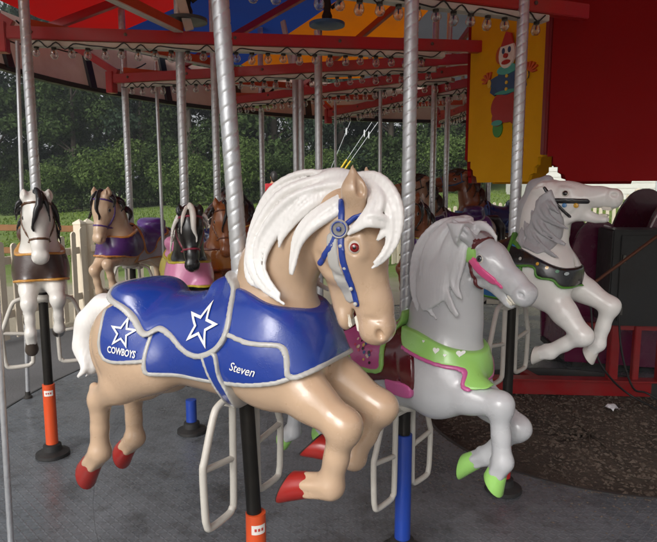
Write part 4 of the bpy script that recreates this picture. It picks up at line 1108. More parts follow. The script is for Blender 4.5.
def build_deck():
    dm = deck_mat()
    root = thing('carousel_deck', 'dark grey steel tread plate deck ring of the carousel', 'deck', (CX, CY, -0.15))
    NS = 16
    for s in range(NS):
        a0 = 360 / NS * s + 8 + 0.008; a1 = 360 / NS * (s + 1) + 8 - 0.008
        for (r0, r1) in ((RDECK_IN, 2.15), (2.151, 3.1), (3.101, RDECK)):
            n = 5; V = []
            for z in (0.12, 0.15):
                for r in (r0, r1):
                    for k in range(n + 1):
                        a = R(a0 + (a1 - a0) * k / n); V.append((r * math.cos(a), r * math.sin(a), z))
            m = n + 1; F = []
            for k in range(n):
                F += [(2*m + k, 3*m + k, 3*m + k + 1, 2*m + k + 1), (k, k + 1, m + k + 1, m + k), (k, 2*m + k, 2*m + k + 1, k + 1), (m + k, m + k + 1, 3*m + k + 1, 3*m + k)]
            F += [(0, m, 3*m, 2*m), (n, 2*m + n, 3*m + n, m + n)]
            obj('deck_plate', mesh_from('deck_plate', V, F, False), dm, root)
    for r, nm in ((RDECK + 0.012, 'outer_rim'), (RDECK_IN - 0.012, 'inner_rim')):
        mb = MB(); n = 96; V = []
        for rr, z in ((r - 0.008, 0.0), (r + 0.008, 0.0), (r + 0.008, 0.153), (r - 0.008, 0.153)):
            V += [(rr * math.cos(2 * math.pi * k / n), rr * math.sin(2 * math.pi * k / n), z) for k in range(n)]
        mb.add(V, [(i * n + k, i * n + (k + 1) % n, ((i + 1) % 4) * n + (k + 1) % n, ((i + 1) % 4) * n + k) for i in range(4) for k in range(n)], False)
        mb.build(nm, metal('4a4a4a', 0.5, 0.5, 0.5), root)
# ------------------------------------------------------------------ overhead
RED = paint('b0181c', 0.38, 0.2, 0.5)
WHT = paint('d2cbbd', 0.55, 0.05, 0.6)
def glass_mat():
    m, nt, b = new_mat('bulb_glass')
    tr = nt.nodes.new('ShaderNodeBsdfTransparent'); tr.inputs[0].default_value = (0.93, 0.92, 0.9, 1)
    gl = nt.nodes.new('ShaderNodeBsdfGlossy'); gl.inputs['Roughness'].default_value = 0.05
    fr = nt.nodes.new('ShaderNodeLayerWeight'); fr.inputs[0].default_value = 0.45
    mx = nt.nodes.new('ShaderNodeMixShader'); link(nt, ramp(nt, fr.outputs[1], [(0.0, 0.12), (0.9, 0.75)]), mx.inputs[0]); link(nt, tr.outputs[0], mx.inputs[1]); link(nt, gl.outputs[0], mx.inputs[2])
    link(nt, mx.outputs[0], nt.nodes['Material Output'].inputs[0]); return m
def canvas_mat(col, transl=0.45):
    m, nt, b = new_mat('canopy_canvas'); v = tex_coord(nt)
    c = mixc(nt, ramp(nt, noise(nt, v, 2.5, 4), [(0.35, 0.0), (0.75, 0.35)]), srgb(col), mix3(srgb(col), (0.05, 0.04, 0.04), 0.5))
    df = nt.nodes.new('ShaderNodeBsdfDiffuse'); tl = nt.nodes.new('ShaderNodeBsdfTranslucent'); mx = nt.nodes.new('ShaderNodeMixShader')
    link(nt, c, df.inputs[0]); link(nt, c, tl.inputs[0]); mx.inputs[0].default_value = transl
    link(nt, df.outputs[0], mx.inputs[1]); link(nt, tl.outputs[0], mx.inputs[2]); link(nt, mx.outputs[0], nt.nodes['Material Output'].inputs[0])
    return m
def build_canopy():
    root = thing('carousel_canopy', 'striped red, blue, orange and grey canvas canopy with rounding boards', 'canopy', (CX, CY, 0))
    cols = {0: canvas_mat('c01c1a', .40), 1: canvas_mat('2a4590', .30), 2: canvas_mat('d9750f', .40), 3: canvas_mat('77787c', .35)}
    ZR, ZA, RI = 2.90, 3.75, 0.45
    for s in range(16):
        a0 = 153.25 + 22.5 * s; a1 = a0 + 22.5
        ci = [0, 3, 2, 1][s % 4]
        V = []; n = 4; rows = 7
        for i in range(rows):
            t = i / (rows - 1); r = RRIM + (RI - RRIM) * t
            for k in range(n + 1):
                q = k / n; a = R(a0 + (a1 - a0) * q)
                sag = 0.05 * math.sin(math.pi * q) * (1 - t) + 0.05 * math.sin(math.pi * t)
                V.append((r * math.cos(a), r * math.sin(a), ZR + (ZA - ZR) * t - sag))
        F = [(i * (n + 1) + k, i * (n + 1) + k + 1, (i + 1) * (n + 1) + k + 1, (i + 1) * (n + 1) + k) for i in range(rows - 1) for k in range(n)]
        obj('canopy_panel', mesh_from('canopy_panel', V, F), cols[ci], root)
    # rounding boards, seen from behind
    m, nt, b = new_mat('rounding_board'); v = tex_coord(nt)
    c = mixc(nt, ramp(nt, noise(nt, v, 1.6, 5, 0.6), [(0.35, 0.0), (0.7, 1.0)]), srgb('a9847a'), srgb('c8ab9f'))
    df = nt.nodes.new('ShaderNodeBsdfDiffuse'); tl = nt.nodes.new('ShaderNodeBsdfTranslucent'); mx = nt.nodes.new('ShaderNodeMixShader'); gl = nt.nodes.new('ShaderNodeBsdfGlossy'); gl.inputs['Roughness'].default_value = 0.25; m2 = nt.nodes.new('ShaderNodeMixShader')
    link(nt, c, df.inputs[0]); link(nt, c, tl.inputs[0]); mx.inputs[0].default_value = 0.30; m2.inputs[0].default_value = 0.08
    link(nt, df.outputs[0], mx.inputs[1]); link(nt, tl.outputs[0], mx.inputs[2]); link(nt, mx.outputs[0], m2.inputs[1]); link(nt, gl.outputs[0], m2.inputs[2]); link(nt, m2.outputs[0], nt.nodes['Material Output'].inputs[0])
    bk = paint('17171a', 0.5, 0.1, 0.2); NB = 28; Z0, Z1 = 2.39, 2.83
    for s in range(NB):
        a0 = 170 + 360 / NB * s; a1 = a0 + 360 / NB; n = 4; V = []
        for z in (Z0, Z1):
            for k in range(n + 1):
                a = R(a0 + (a1 - a0) * k / n); rr = RRIM - 0.02 + (0.10 if z == Z1 else 0); V.append((rr * math.cos(a), rr * math.sin(a), z))
        bd = obj('rounding_board', mesh_from('rounding_board', V, [(k, k + 1, n + 2 + k, n + 1 + k) for k in range(n)]), m, root)
        mb = MB(); a = R(a0)
        p0 = Vector(((RRIM - 0.05) * math.cos(a), (RRIM - 0.05) * math.sin(a), Z0)); p1 = Vector(((RRIM + 0.05) * math.cos(a), (RRIM + 0.05) * math.sin(a), Z1))
        mb.beam(p0, p1, 0.07, 0.03, (-math.sin(a) * 0 + math.cos(a), math.sin(a), 0)); mb.build('divider', bk, bd)
    mb = MB(); n = 112; V = []
    for rr, z in ((RRIM - 0.045, Z0 - 0.025), (RRIM + 0.01, Z0 - 0.025), (RRIM + 0.01, Z0 + 0.015), (RRIM - 0.045, Z0 + 0.015)):
        V += [(rr * math.cos(2 * math.pi * k / n), rr * math.sin(2 * math.pi * k / n), z) for k in range(n)]
    mb.add(V, [(i * n + k, i * n + (k + 1) % n, ((i + 1) % 4) * n + (k + 1) % n, ((i + 1) % 4) * n + k) for i in range(4) for k in range(n)])
    mb.build('bottom_rail', bk, root)
ZB = 2.305                         # underside of the sweeps
def build_sweeps():
    # one bulb mesh shared by all
    g = MB(); g.lathe([(0.0001, -0.060), (0.012, -0.057), (0.0195, -0.045), (0.0205, -0.035), (0.016, -0.020), (0.011, -0.010)], 10)
    gm = g.mesh('bulb'); gm.materials.append(glass_mat())
    k = MB(); k.lathe([(0.012, -0.013), (0.013, 0.0)], 8); k.tube([(0, 0, -0.013), (0, 0, -0.036)], 0.003, 5); km = k.mesh('socket'); km.materials.append(metal('3a342c', 0.5, 0.6, 0.3))
    for s in range(16):
        a = 187.0 + 22.5 * s; a = a % 360
        ca, sa = math.cos(R(a)), math.sin(R(a))
        hue = ['red', 'grey', 'orange', 'blue'][int(((a - 153.25) % 360) // 22.5) % 4]
        if 215 < a < 300: continue
        root = thing('overhead_sweep', 'red sweep beam with clear bulbs running under the %s canvas panel' % hue, 'sweep', (CX, CY, 0), R(a), 'radial sweep beams of the carousel')
        if 205 < a < 215: root.location = (2.02, 3.34, 0); root.rotation_euler[2] = R(201); root['label'] = 'red sweep beam with bulbs that ends against the yellow clown panel'
        mb = MB(); mb.box((2.20, 0, ZB + 0.045), (2.74, 0.05, 0.068)); mb.build('beam', RED, root, 0.004)
        mb = MB(); mb.box((2.25, 0, ZB - 0.010), (2.36, 0.060, 0.028)); st = mb.build('light_strip', WHT, root, 0.003)
        # bulbs only where the photograph can see the strip
        if 60 < a < 225:
            for i in range(26):
                if (i * 11 + s * 5) % 37 == 0: continue
                r = 1.12 + i * 0.0905
                bo = obj('bulb', gm, None, root, (r, 0, ZB - 0.024)); bo.scale = (1.1, 1.1, 1.0 + 0.06 * ((i * 7 + s * 3) % 5 - 2)); bo.rotation_euler = (0.05 * ((i * 5 + s) % 7 - 3), 0.05 * ((i * 3 + s) % 5 - 2), 0); so = obj('socket', km, None, bo)
        if 60 < a < 225:
            w = []
            for i in range(53): w.append((1.10 + i * 0.0452, 0.034, ZB + 0.004 - (0.016 if i % 2 else 0.0) - 0.007 * ((i * 7 + s) % 5)))
            mb = MB(); mb.tube(catmull(w, 3), 0.0035, 5); mb.build('wire', paint('151515', 0.5, 0.1, 0.2), root)
            for r in (1.15, 1.7, 2.3, 2.9, 3.4):
                mb = MB(); mb.lathe([(0.010, 0), (0.010, 0.006), (0.0001, 0.009)], 6, (r, 0.025, ZB + 0.05), Matrix.Rotation(R(-90), 3, 'X')); mb.build('bolt', metal('6a5a52', 0.5, 0.6, 0.4), root)
        mb = MB(); mb.box((3.56, 0, ZB + 0.02), (0.06, 0.07, 0.16)); mb.build('end_bracket', RED, root, 0.004)
        # slanted rafter to the canopy
        mb = MB(); mb.beam((4.12, 0, ZB + 0.46), (0.8, 0, ZB + 1.22), 0.045, 0.06); mb.beam((3.50, 0, ZB + 0.085), (4.10, 0, ZB + 0.44), 0.04, 0.05); mb.build('rafter', RED, root, 0.003)
        mb = MB(); mb.beam((2.55, 0.035, ZB + 0.08), (2.70, 0.035, ZB + 0.66), 0.02, 0.05); mb.build('strut', WHT, root, 0.003)
    # braces between neighbouring sweeps
    for s in range(16):
        a0 = 187 + 22.5 * s; a1 = a0 + 22.5
        p0 = pol(2.6, a0, ZB + 0.10); p1 = pol(3.45, a1, ZB + 0.10)
        t = thing('cross_brace', 'slim orange-red brace strut between two sweep beams', 'brace', tuple(p0), 0, 'braces between the sweep beams')
        mb = MB(); mb.beam((0, 0, 0), p1 - p0, 0.035, 0.05); mb.build('strut', paint('c04a1c', 0.4, 0.2, 0.3), t)
        mb = MB(); mb.beam((0, 0, -0.028), p1 - p0 - Vector((0, 0, 0.028)), 0.045, 0.006); mb.build('flange', WHT, t)
    # crank discs above some poles
def crank_disc(p, r, col, label):
    t = thing('crank_disc', label, 'disc', tuple(p), 0, 'crank discs above the poles')
    m = MB(); m.lathe([(r * 0.3, -0.02), (r, -0.012), (r, 0.006), (r * 0.35, 0.016)], 24); m.build('disc', paint(col, 0.4, 0.2, 0.3), t)
    m = MB(); m.lathe([(0.03, 0.016), (0.034, 0.05), (0.022, 0.08), (0.028, 0.12), (0.02, 0.16)], 14); m.build('hub', metal('1c1b1a', 0.6, 0.3, 0.4), t)
    m = MB(); m.tube([(0.03, 0, 0.10), (0.10, 0.02, 0.16), (0.12, 0.03, 0.25)], 0.012, 8); m.build('crank_arm', metal('1c1b1a', 0.6, 0.3, 0.4), t)
# ------------------------------------------------------------------ middle drum
def build_drum():
    root = thing('centre_drum', 'eight-sided red and yellow scenery drum in the middle of the carousel', 'scenery drum', (CX, CY, 0))
    YEL = paint('dda20a', 0.55, 0.0, 0.15, spec=0.12); DRED = paint('8a0a0e', 0.6, 0.0, 0.12, spec=0.10)
    Rd = 0.86; Z0, Z1 = 1.545, 3.3
    for i in range(8):
        a0 = 180 + 45 * i + 1; a1 = a0 + 45
        p0 = Vector((Rd * math.cos(R(a0)), Rd * math.sin(R(a0)), 0)); p1 = Vector((Rd * math.cos(R(a1)), Rd * math.sin(R(a1)), 0))
        ex = (p1 - p0).normalized(); w = (p1 - p0).length / 2 - 0.006; nrm = Vector((ex.y, -ex.x, 0)); mid = (p0 + p1) / 2
        col = YEL if i % 2 == 0 else DRED
        out = [(-w, Z1), (-w, Z0 + 0.13), (-w + 0.03, Z0 + 0.13), (-w + 0.03, Z0 + 0.09), (-w + 0.055, Z0 + 0.075), (-w + 0.06, Z0 + 0.045), (-w + 0.09, Z0 + 0.035), (-w + 0.10, Z0)]
        out = out + [(-x, z) for x, z in out[::-1]]
        def pt(x, z, d): return mid + ex * x + nrm * d + Vector((0, 0, z))
        n = len(out); V = [pt(x, z, 0.0) for x, z in out] + [pt(x, z, 0.022) for x, z in out]
        F = [tuple(range(n)), tuple(range(2 * n - 1, n - 1, -1))] + [(k, n + k, n + (k + 1) % n, (k + 1) % n) for k in range(n)]
        me = mesh_from('scenery_panel', V, F, False)
        bm = bmesh.new(); bm.from_mesh(me); bmesh.ops.recalc_face_normals(bm, faces=bm.faces); bm.to_mesh(me); bm.free()
        pn = obj('scenery_panel', me, col, root)
        mb = MB(); mb.box((0, 0, 0), (0.03, 0.04, Z1 - Z0 - 0.14), Matrix((ex, nrm, Vector((0, 0, 1)))).transposed())
        e = mb.build('edge_post', DRED if i % 2 else paint('7d1216', 0.4, 0.2, 0.25), root, 0.003); e.location = p1 + Vector((0, 0, (Z1 + Z0) / 2 + 0.07)) + nrm * 0.01
        if i == 0: clown(pn, pt)
def clown(parent, pt):
    """painted plywood clown, raised shapes on the yellow panel"""
    def shape(name, pts, col, d0, d1):
        n = len(pts); V = [pt(x, z, d0) for x, z in pts] + [pt(x, z, d1) for x, z in pts]
        F = [tuple(range(n)), tuple(range(2 * n - 1, n - 1, -1))] + [(k, n + k, n + (k + 1) % n, (k + 1) % n) for k in range(n)]
        me = mesh_from(name, V, F, False)
        bm = bmesh.new(); bm.from_mesh(me); bmesh.ops.recalc_face_normals(bm, faces=bm.faces); bm.to_mesh(me); bm.free()
        return obj(name, me, paint(col, 0.45, 0.15, 0.2), parent)
    _shape = shape
    def shape(name, pts, col, d0, d1): return _shape(name, [(x * 1.0 + 0.035, 2.04 + (z_ - 2.10) * 0.80) for x, z_ in pts], col, d0, d1)
    def ov(cx, cz, rx, rz, n=18, rot=0.0):
        return [(cx + rx * math.cos(a) * math.cos(rot) - rz * math.sin(a) * math.sin(rot), cz + rx * math.cos(a) * math.sin(rot) + rz * math.sin(a) * math.cos(rot)) for a in [2 * math.pi * k / n for k in range(n)]]
    z = 2.10
    for q in (-1, 1):
        shape('clown_shoe', ov(q * 0.085 + 0.01, z - 0.235, 0.042, 0.062), '3d8a34', 0.022, 0.030)
        shape('clown_sleeve', [(q * 0.03, z + 0.06), (q * 0.06, z + 0.13), (q * 0.135, z + 0.09), (q * 0.15, z + 0.03), (q * 0.11, z)], '27496f', 0.022, 0.032)
        hand = []
        for k in range(5):
            a = math.pi / 2 - q * (-0.2 + k * 0.42); r1 = 0.075 if k < 4 else 0.06
            hand += [(q * 0.165 + 0.030 * math.cos(a - 0.2), z + 0.105 + 0.030 * math.sin(a - 0.2)), (q * 0.165 + r1 * math.cos(a - 0.09), z + 0.105 + r1 * math.sin(a - 0.09)), (q * 0.165 + r1 * math.cos(a + 0.09), z + 0.105 + r1 * math.sin(a + 0.09)), (q * 0.165 + 0.030 * math.cos(a + 0.2), z + 0.105 + 0.030 * math.sin(a + 0.2))]
        ang = sorted(hand, key=lambda p: math.atan2(p[1] - z - 0.105, p[0] - q * 0.165))
        shape('clown_hand', ang + [], 'c9541f', 0.022, 0.034)
        shape('clown_hair', ov(q * 0.070, z + 0.275, 0.038, 0.06), 'c2571c', 0.022, 0.033)
    shape('clown_trousers', [(x, zz) for x, zz in ov(0, z - 0.085, 0.135, 0.115, 28)], 'a32420', 0.022, 0.033)
    for q in (-1, 1):
        shape('clown_leg', ov(q * 0.075, z - 0.165, 0.052, 0.055), '9a201d', 0.022, 0.032)
        shape('clown_arm', [(q * 0.05, z + 0.14), (q * 0.10, z + 0.135), (q * 0.165, z + 0.115), (q * 0.16, z + 0.075), (q * 0.10, z + 0.06), (q * 0.05, z + 0.04)], '2b4f78', 0.022, 0.0335)
        shape('clown_cuff', ov(q * 0.155, z + 0.095, 0.016, 0.030), 'e0b83a', 0.0336, 0.037)
    shape('clown_trouser_hem', ov(-0.075, z - 0.195, 0.048, 0.020) + [], '3f9a8a', 0.0335, 0.036)
    shape('clown_jacket', ov(0, z + 0.085, 0.098, 0.095, 26), '2d527c', 0.022, 0.0355)
    for kz in (0.03, 0.075, 0.12): shape('clown_button', ov(0.0, z + kz, 0.011, 0.012), 'e0b83a', 0.0355, 0.040)
    shape('clown_belt', ov(0, z + 0.012, 0.10, 0.014), '3f9a8a', 0.0356, 0.038)
    shape('clown_collar', ov(0, z + 0.165, 0.085, 0.035), '52b0a4', 0.035, 0.040)
    shape('clown_face', ov(0, z + 0.265, 0.066, 0.095), 'ece6de', 0.034, 0.046)
    shape('clown_cap', [(-0.05, z + 0.325), (0.05, z + 0.325), (0.03, z + 0.40), (-0.01, z + 0.42)], 'b52a24', 0.034, 0.047)
    for q in (-1, 1): shape('clown_eye', ov(q * 0.025, z + 0.292, 0.012, 0.020), '24456f', 0.046, 0.049)
    shape('clown_nose', ov(0, z + 0.255, 0.016, 0.016), 'b5221c', 0.046, 0.056)
    shape('clown_mouth', ov(0, z + 0.212, 0.036, 0.016), 'b5221c', 0.046, 0.050)
# ------------------------------------------------------------------ machinery in the middle
def build_centre():
    RD = paint('8e1216', 0.4, 0.2, 0.35); BK = paint('121314', 0.5, 0.15, 0.25)
    t = thing('base_frame', 'red steel base frame lying on the earth in the middle', 'frame', (CX, CY, -0.14))
    def part(nm, a, b, w, h):
        mb = MB(); o = Vector((CX, CY, -0.14)); mb.beam(Vector(a) - o, Vector(b) - o, w, h); mb.build(nm, RD, t, 0.005)
    part('beam', (1.05, 4.72, -0.06), (2.75, 4.60, -0.06), 0.08, 0.13); part('beam', (1.60, 5.2, -0.06), (1.70, 4.73, -0.06), 0.07, 0.10)
    part('flange', (1.05, 4.675, 0.012), (2.75, 4.555, 0.012), 0.12, 0.012)
    part('post', (2.25, 4.62, 0.0), (2.25, 4.62, 0.45), 0.07, 0.07); part('post', (2.62, 4.58, 0.0), (2.62, 4.58, 0.45), 0.07, 0.07); part('post', (2.42, 4.60, 0.0), (2.42, 4.60, 0.45), 0.05, 0.05)
    part('cross_member', (2.05, 4.66, 0.435), (3.05, 4.56, 0.435), 0.06, 0.05)
    t = thing('control_cabinet', 'black metal control cabinet on the red posts', 'cabinet', (2.42, 4.68, 0.462), R(-6))
    mb = MB(); mb.box((0, 0, 0.37), (0.50, 0.34, 0.74)); mb.build('case', BK, t, 0.01)
    mb = MB(); mb.box((0.02, -0.178, 0.37), (0.42, 0.012, 0.66)); d = mb.build('door', BK, t, 0.004)
    mb = MB(); mb.box((0.15, -0.192, 0.36), (0.03, 0.02, 0.12)); mb.build('latch', metal('8f8d88', 0.4, 0.8, 0.3), d, 0.004)
    for z in (0.12, 0.52):
        mb = MB(); mb.box((-0.165, -0.190, z), (0.02, 0.014, 0.06)); mb.build('hinge', metal('5f5d58', 0.4, 0.8, 0.3), d)
    t = thing('motor_housing', 'low black motor housing beside the control cabinet', 'motor', (2.88, 4.62, 0.462), R(-6))
    mb = MB(); mb.box((0, 0, 0.20), (0.34, 0.36, 0.40)); mb.build('case', BK, t, 0.015)
    for i in range(5):
        mb = MB(); mb.box((0, -0.187, 0.09 + i * 0.05), (0.26, 0.012, 0.016)); mb.build('vent_slat', metal('26282a', 0.5, 0.4, 0.2), t)
    mb = MB(); mb.lathe([(0.05, 0.40), (0.05, 0.46), (0.02, 0.47)], 14); mb.build('cap', metal('3a3a3a', 0.5, 0.6, 0.3), t)
    a, b = unp(560, 308, 4.3), unp(690, 212, 4.3); mb = MB()
    t = thing('tension_rod', 'rust brown tension rod slanting up in front of the cabinet', 'rod', tuple(a))
    mb.tube([(0, 0, 0), b - a], 0.012, 10); mb.build('rod', metal('6b4230', 0.6, 0.4, 0.5), t)
    mb = MB(); mb.tube([(b - a) * 0.10, (b - a) * 0.20], 0.020, 10); mb.build('turnbuckle', metal('5a3a2c', 0.6, 0.4, 0.5), t)
    p = ground_pt(608, 386, -0.13); t = thing('stake', 'thin grey steel stake standing in the earth', 'stake', tuple(p)); mb = MB(); mb.tube([(0, 0, -0.02), (0, 0, 0.40)], 0.012, 8); mb.build('rod', metal('77736c', 0.5, 0.7, 0.4), t)
    mb = MB(); mb.lathe([(0.03, 0), (0.028, 0.02), (0.014, 0.03)], 10); mb.build('foot', metal('55524c', 0.5, 0.7, 0.4), t)
    # cables sagging from the cabinet
    for k, (x0, x1, dz) in enumerate(((2.2, 2.45, -0.5), (2.0, 2.3, -0.42))):
        pts = [(x0, 4.48 + k * 0.03, 0.66), (x0 + 0.03, 4.45, 0.3), (x0 + 0.12, 4.42, 0.66 + dz * 1.3), (x1, 4.45, -0.05), (x1 + 0.15, 4.3, -0.12)]
        o = Vector(pts[-1]); mb = MB(); mb.tube(catmull([Vector(p) - o for p in pts], 6), 0.008, 8)
        c = mb.build('cable', paint('141414', 0.5, 0.1, 0.2)); c.location = o; tag(c, 'black power cable hanging from the cabinet to the earth', 'cable', 'cables under the cabinet')
    # litter
    rng = random.Random(2); p = ground_pt(612, 409, -0.125); V = []; 
    for j in range(5):
        for i in range(5): V.append((0.022 * (i - 2) + rng.uniform(-.006, .006), 0.022 * (j - 2) + rng.uniform(-.006, .006), rng.uniform(0.0, 0.03)))
    o = obj('crumpled_wrapper', mesh_from('crumpled_wrapper', V, [(j * 5 + i, j * 5 + i + 1, j * 5 + i + 6, j * 5 + i + 5) for j in range(4) for i in range(4)], False), paint('dfe2e6', 0.35, 0.2, 0.1)); o.location = p
    o.rotation_euler[2] = 0.5; tag(o, 'small crumpled white wrapper lying on the brown earth', 'litter')
def build_chariot():
    MR = paint('5c1238', 0.25, 0.5, 0.15); WT = paint('e6e0e2', 0.35, 0.2, 0.1)
    t = thing('carousel_chariot', 'dark maroon chariot bench with curved sides and white piping', 'chariot', (2.60, 5.25, 0.0), R(-4)); t.scale = (1, 1, 1.09)
    prof = [(-0.58, 0.06), (0.58, 0.06), (0.60, 0.60), (0.58, 1.00), (0.50, 1.25), (0.36, 1.38), (0.20, 1.36), (0.08, 1.22), (0.0, 1.02), (-0.06, 0.90), (-0.16, 0.98), (-0.26, 1.12), (-0.40, 1.16), (-0.52, 1.06), (-0.58, 0.85), (-0.60, 0.5)]
    sm = [tuple(p) for p in catmull([(a, 0, b) for a, b in prof + [prof[0]]], 4)][:-1]; n = len(sm)
    for sd in (-1, 1):
        y0, y1 = sd * 0.33, sd * 0.37
        V = [(p[0], y0, p[2]) for p in sm] + [(p[0], y1, p[2]) for p in sm]
        me = mesh_from('side_panel', V, [tuple(range(n)), tuple(range(2 * n - 1, n - 1, -1))] + [(k, n + k, n + (k + 1) % n, (k + 1) % n) for k in range(n)], False)
        bm = bmesh.new(); bm.from_mesh(me); bmesh.ops.recalc_face_normals(bm, faces=bm.faces); bm.to_mesh(me); bm.free()
        sp = obj('side_panel', me, MR, t)
        mb = MB(); mb.tube([(p[0] * 0.90, y1 + sd * 0.004, p[2] * 0.95 + 0.01) for p in sm[9:48]], 0.007, 6); mb.build('piping', WT, sp)
        mb = MB(); mb.lathe([(0.06, 0), (0.05, 0.012), (0.0001, 0.016)], 16, (0.36, y1, 1.16), Matrix.Rotation(R(90 * sd * -1), 3, 'X')); mb.build('boss', paint('8e1418', 0.3, 0.3, 0.1), sp)
    mb = MB(); mb.box((0.18, 0, 0.46), (0.46, 0.64, 0.06)); mb.build('seat', MR, t, 0.015)
    mb = MB(); mb.beam((0.40, 0, 0.50), (0.50, 0, 1.25), 0.64, 0.06, (1, 0, 0)); mb.build('backrest', MR, t, 0.01)
    mb = MB(); mb.box((-0.05, 0, 0.085), (1.08, 0.65, 0.04)); mb.build('floor_board', metal('3a3a3a', 0.6, 0.3, 0.4), t)
    mb = MB(); mb.beam((-0.55, 0, 0.1), (-0.53, 0, 0.9), 0.64, 0.04, (1, 0, 0)); mb.build('dash', MR, t, 0.01)
    for sx in (-0.45, 0.45):
        mb = MB(); mb.box((sx, 0, 0.032), (0.08, 0.6, 0.063)); mb.build('runner', metal('2a2a2a', 0.6, 0.3, 0.4), t)
def deck_pole(base, top, r, label, twist=False, group='upright poles on the deck'):
    base = Vector(base); top = Vector(top); d = top - base
    t = thing('deck_pole', label, 'pole', tuple(base), 0, group)
    q = d.to_track_quat('Z', 'Y').to_euler()
    if twist:
        me = twisted_pole_mesh(r, d.length, 0.056, 18, 0.007); me.materials.append(STEEL); o = obj('tube', me, None, t); o.rotation_euler = q
    else:
        mb = MB(); mb.lathe([(r, 0.0), (r, d.length)], 14); o = mb.build('tube', STEEL, t); o.rotation_euler = q
    mb = MB(); mb.lathe([(r * 2.2, 0.002), (r * 2.1, 0.015), (r * 1.3, 0.022), (r * 1.25, 0.05)], 16); mb.build('foot', metal('3a3835', 0.6, 0.4, 0.4), t)
# ------------------------------------------------------------------ fences and what lies beyond
def picket_fence(pts, label, group, spacing=0.14, h=1.17, posts=True):
    WOOD = paint('e0d4be', 0.6, 0.0, 0.2)
    p0 = Vector((pts[0][0], pts[0][1], ground_z(*pts[0])))
    root = thing('picket_fence', label, 'fence', tuple(p0), 0, group)
    w, tk = 0.080, 0.020
    prof = [(-w/2, 0), (w/2, 0), (w/2, h - 0.035), (w * 0.33, h - 0.010), (0, h), (-w * 0.33, h - 0.010), (-w/2, h - 0.035)]
    n = len(prof); V = [(x, -tk/2, z) for x, z in prof] + [(x, tk/2, z) for x, z in prof]
    me = mesh_from('picket', V, [tuple(range(n)), tuple(range(2*n-1, n-1, -1))] + [(k, (k+1) % n, n + (k+1) % n, n + k)[::-1] for k in range(n)], False); me.materials.append(WOOD)
    pm = MB(); pm.box((0, 0, (h + 0.04) / 2), (0.11, 0.11, h + 0.04)); pm.lathe([(0.085, h + 0.04), (0.085, h + 0.06), (0.001, h + 0.11)], 4, (0, 0, 0), Matrix.Rotation(R(45), 3, 'Z')); post = pm.mesh('post'); post.materials.append(WOOD)
    rng = random.Random(len(pts))
    for a, b in zip(pts[:-1], pts[1:]):
        a = Vector((a[0], a[1], ground_z(*a))); b = Vector((b[0], b[1], ground_z(*b))); d = b - a; L = d.xy.length; ang = math.atan2(d.y, d.x)
        nn = int(L / spacing)
        for z in (0.30, h - 0.28):
            mb = MB(); off = Vector((math.sin(ang), -math.cos(ang), 0)) * -0.032
            mb.beam(a - p0 + off + Vector((0, 0, z)), b - p0 + off + Vector((0, 0, z)), 0.035, 0.085); mb.build('rail', WOOD, root)
        for i in range(nn):
            t = (i + 0.5) / nn; p = a + d * t
            o = obj('picket', me, None, root, p - p0 + Vector((0, 0, 0.03 + rng.uniform(-0.008, 0.008)))); o.scale[2] = 1.0 - 0.12 * abs(math.sin(math.pi * t * max(1, round(L / 2.4)))); o.rotation_euler = (rng.uniform(-.01, .01), rng.uniform(-.012, .012), ang)
        for j in range(max(1, round(L / 2.4)) + 1):
            o = obj('post', post, None, root, a - p0 + d * (j / max(1, round(L / 2.4))) + Vector((math.sin(ang), -math.cos(ang), 0)) * -0.11); o.rotation_euler[2] = ang
    return root
def rail_fence():
    BR = paint('8a5f38', 0.75, 0.0, 0.4); x0, x1, y0, y1 = -11.0, -4.2, 12.4, 11.4
    root = thing('rail_fence', 'brown split rail fence between the gravel and the grass', 'fence', (x0, y0, ground_z(x0, y0)))
    o = Vector(root.location); n = 4
    P = [Vector((x0 + (x1 - x0) * i / n, y0 + (y1 - y0) * i / n, 0)) for i in range(n + 1)]
    for p in P:
        p.z = ground_z(p.x, p.y); mb = MB(); mb.beam(p - o, p - o + Vector((0, 0, 1.05)), 0.12, 0.12); mb.build('post', BR, root, 0.01)
    for a, b in zip(P[:-1], P[1:]):
        for z in (0.40, 0.84):
            mb = MB(); mb.beam(a - o + Vector((0, -0.06, z)), b - o + Vector((0, -0.06, z + 0.01)), 0.05, 0.12); mb.build('rail', BR, root, 0.01)
def leaf_mat(c0, c1, c2):
    m, nt, b = new_mat('foliage'); v = tex_coord(nt)
    oi = nt.nodes.new('ShaderNodeObjectInfo')
    n1 = noise(nt, v, 0.9, 3); n2 = noise(nt, v, 9.0, 2)
    c = mixc(nt, ramp(nt, n1, [(0.38, 0.0), (0.62, 1.0)]), srgb(c0), srgb(c1)); c = mixc(nt, ramp(nt, n2, [(0.45, 0.0), (0.68, 0.9)]), c, srgb(c2))
    h = nt.nodes.new('ShaderNodeHueSaturation'); link(nt, c, h.inputs['Color']); link(nt, mapr(nt, oi.outputs['Random'], -1.6, 1.2), h.inputs['Value'])
    df = nt.nodes.new('ShaderNodeBsdfDiffuse'); tl = nt.nodes.new('ShaderNodeBsdfTranslucent'); mx = nt.nodes.new('ShaderNodeMixShader'); mx.inputs[0].default_value = 0.3
    link(nt, h.outputs[0], df.inputs[0]); link(nt, h.outputs[0], tl.inputs[0]); link(nt, df.outputs[0], mx.inputs[1]); link(nt, tl.outputs[0], mx.inputs[2]); link(nt, mx.outputs[0], nt.nodes['Material Output'].inputs[0])
    return m
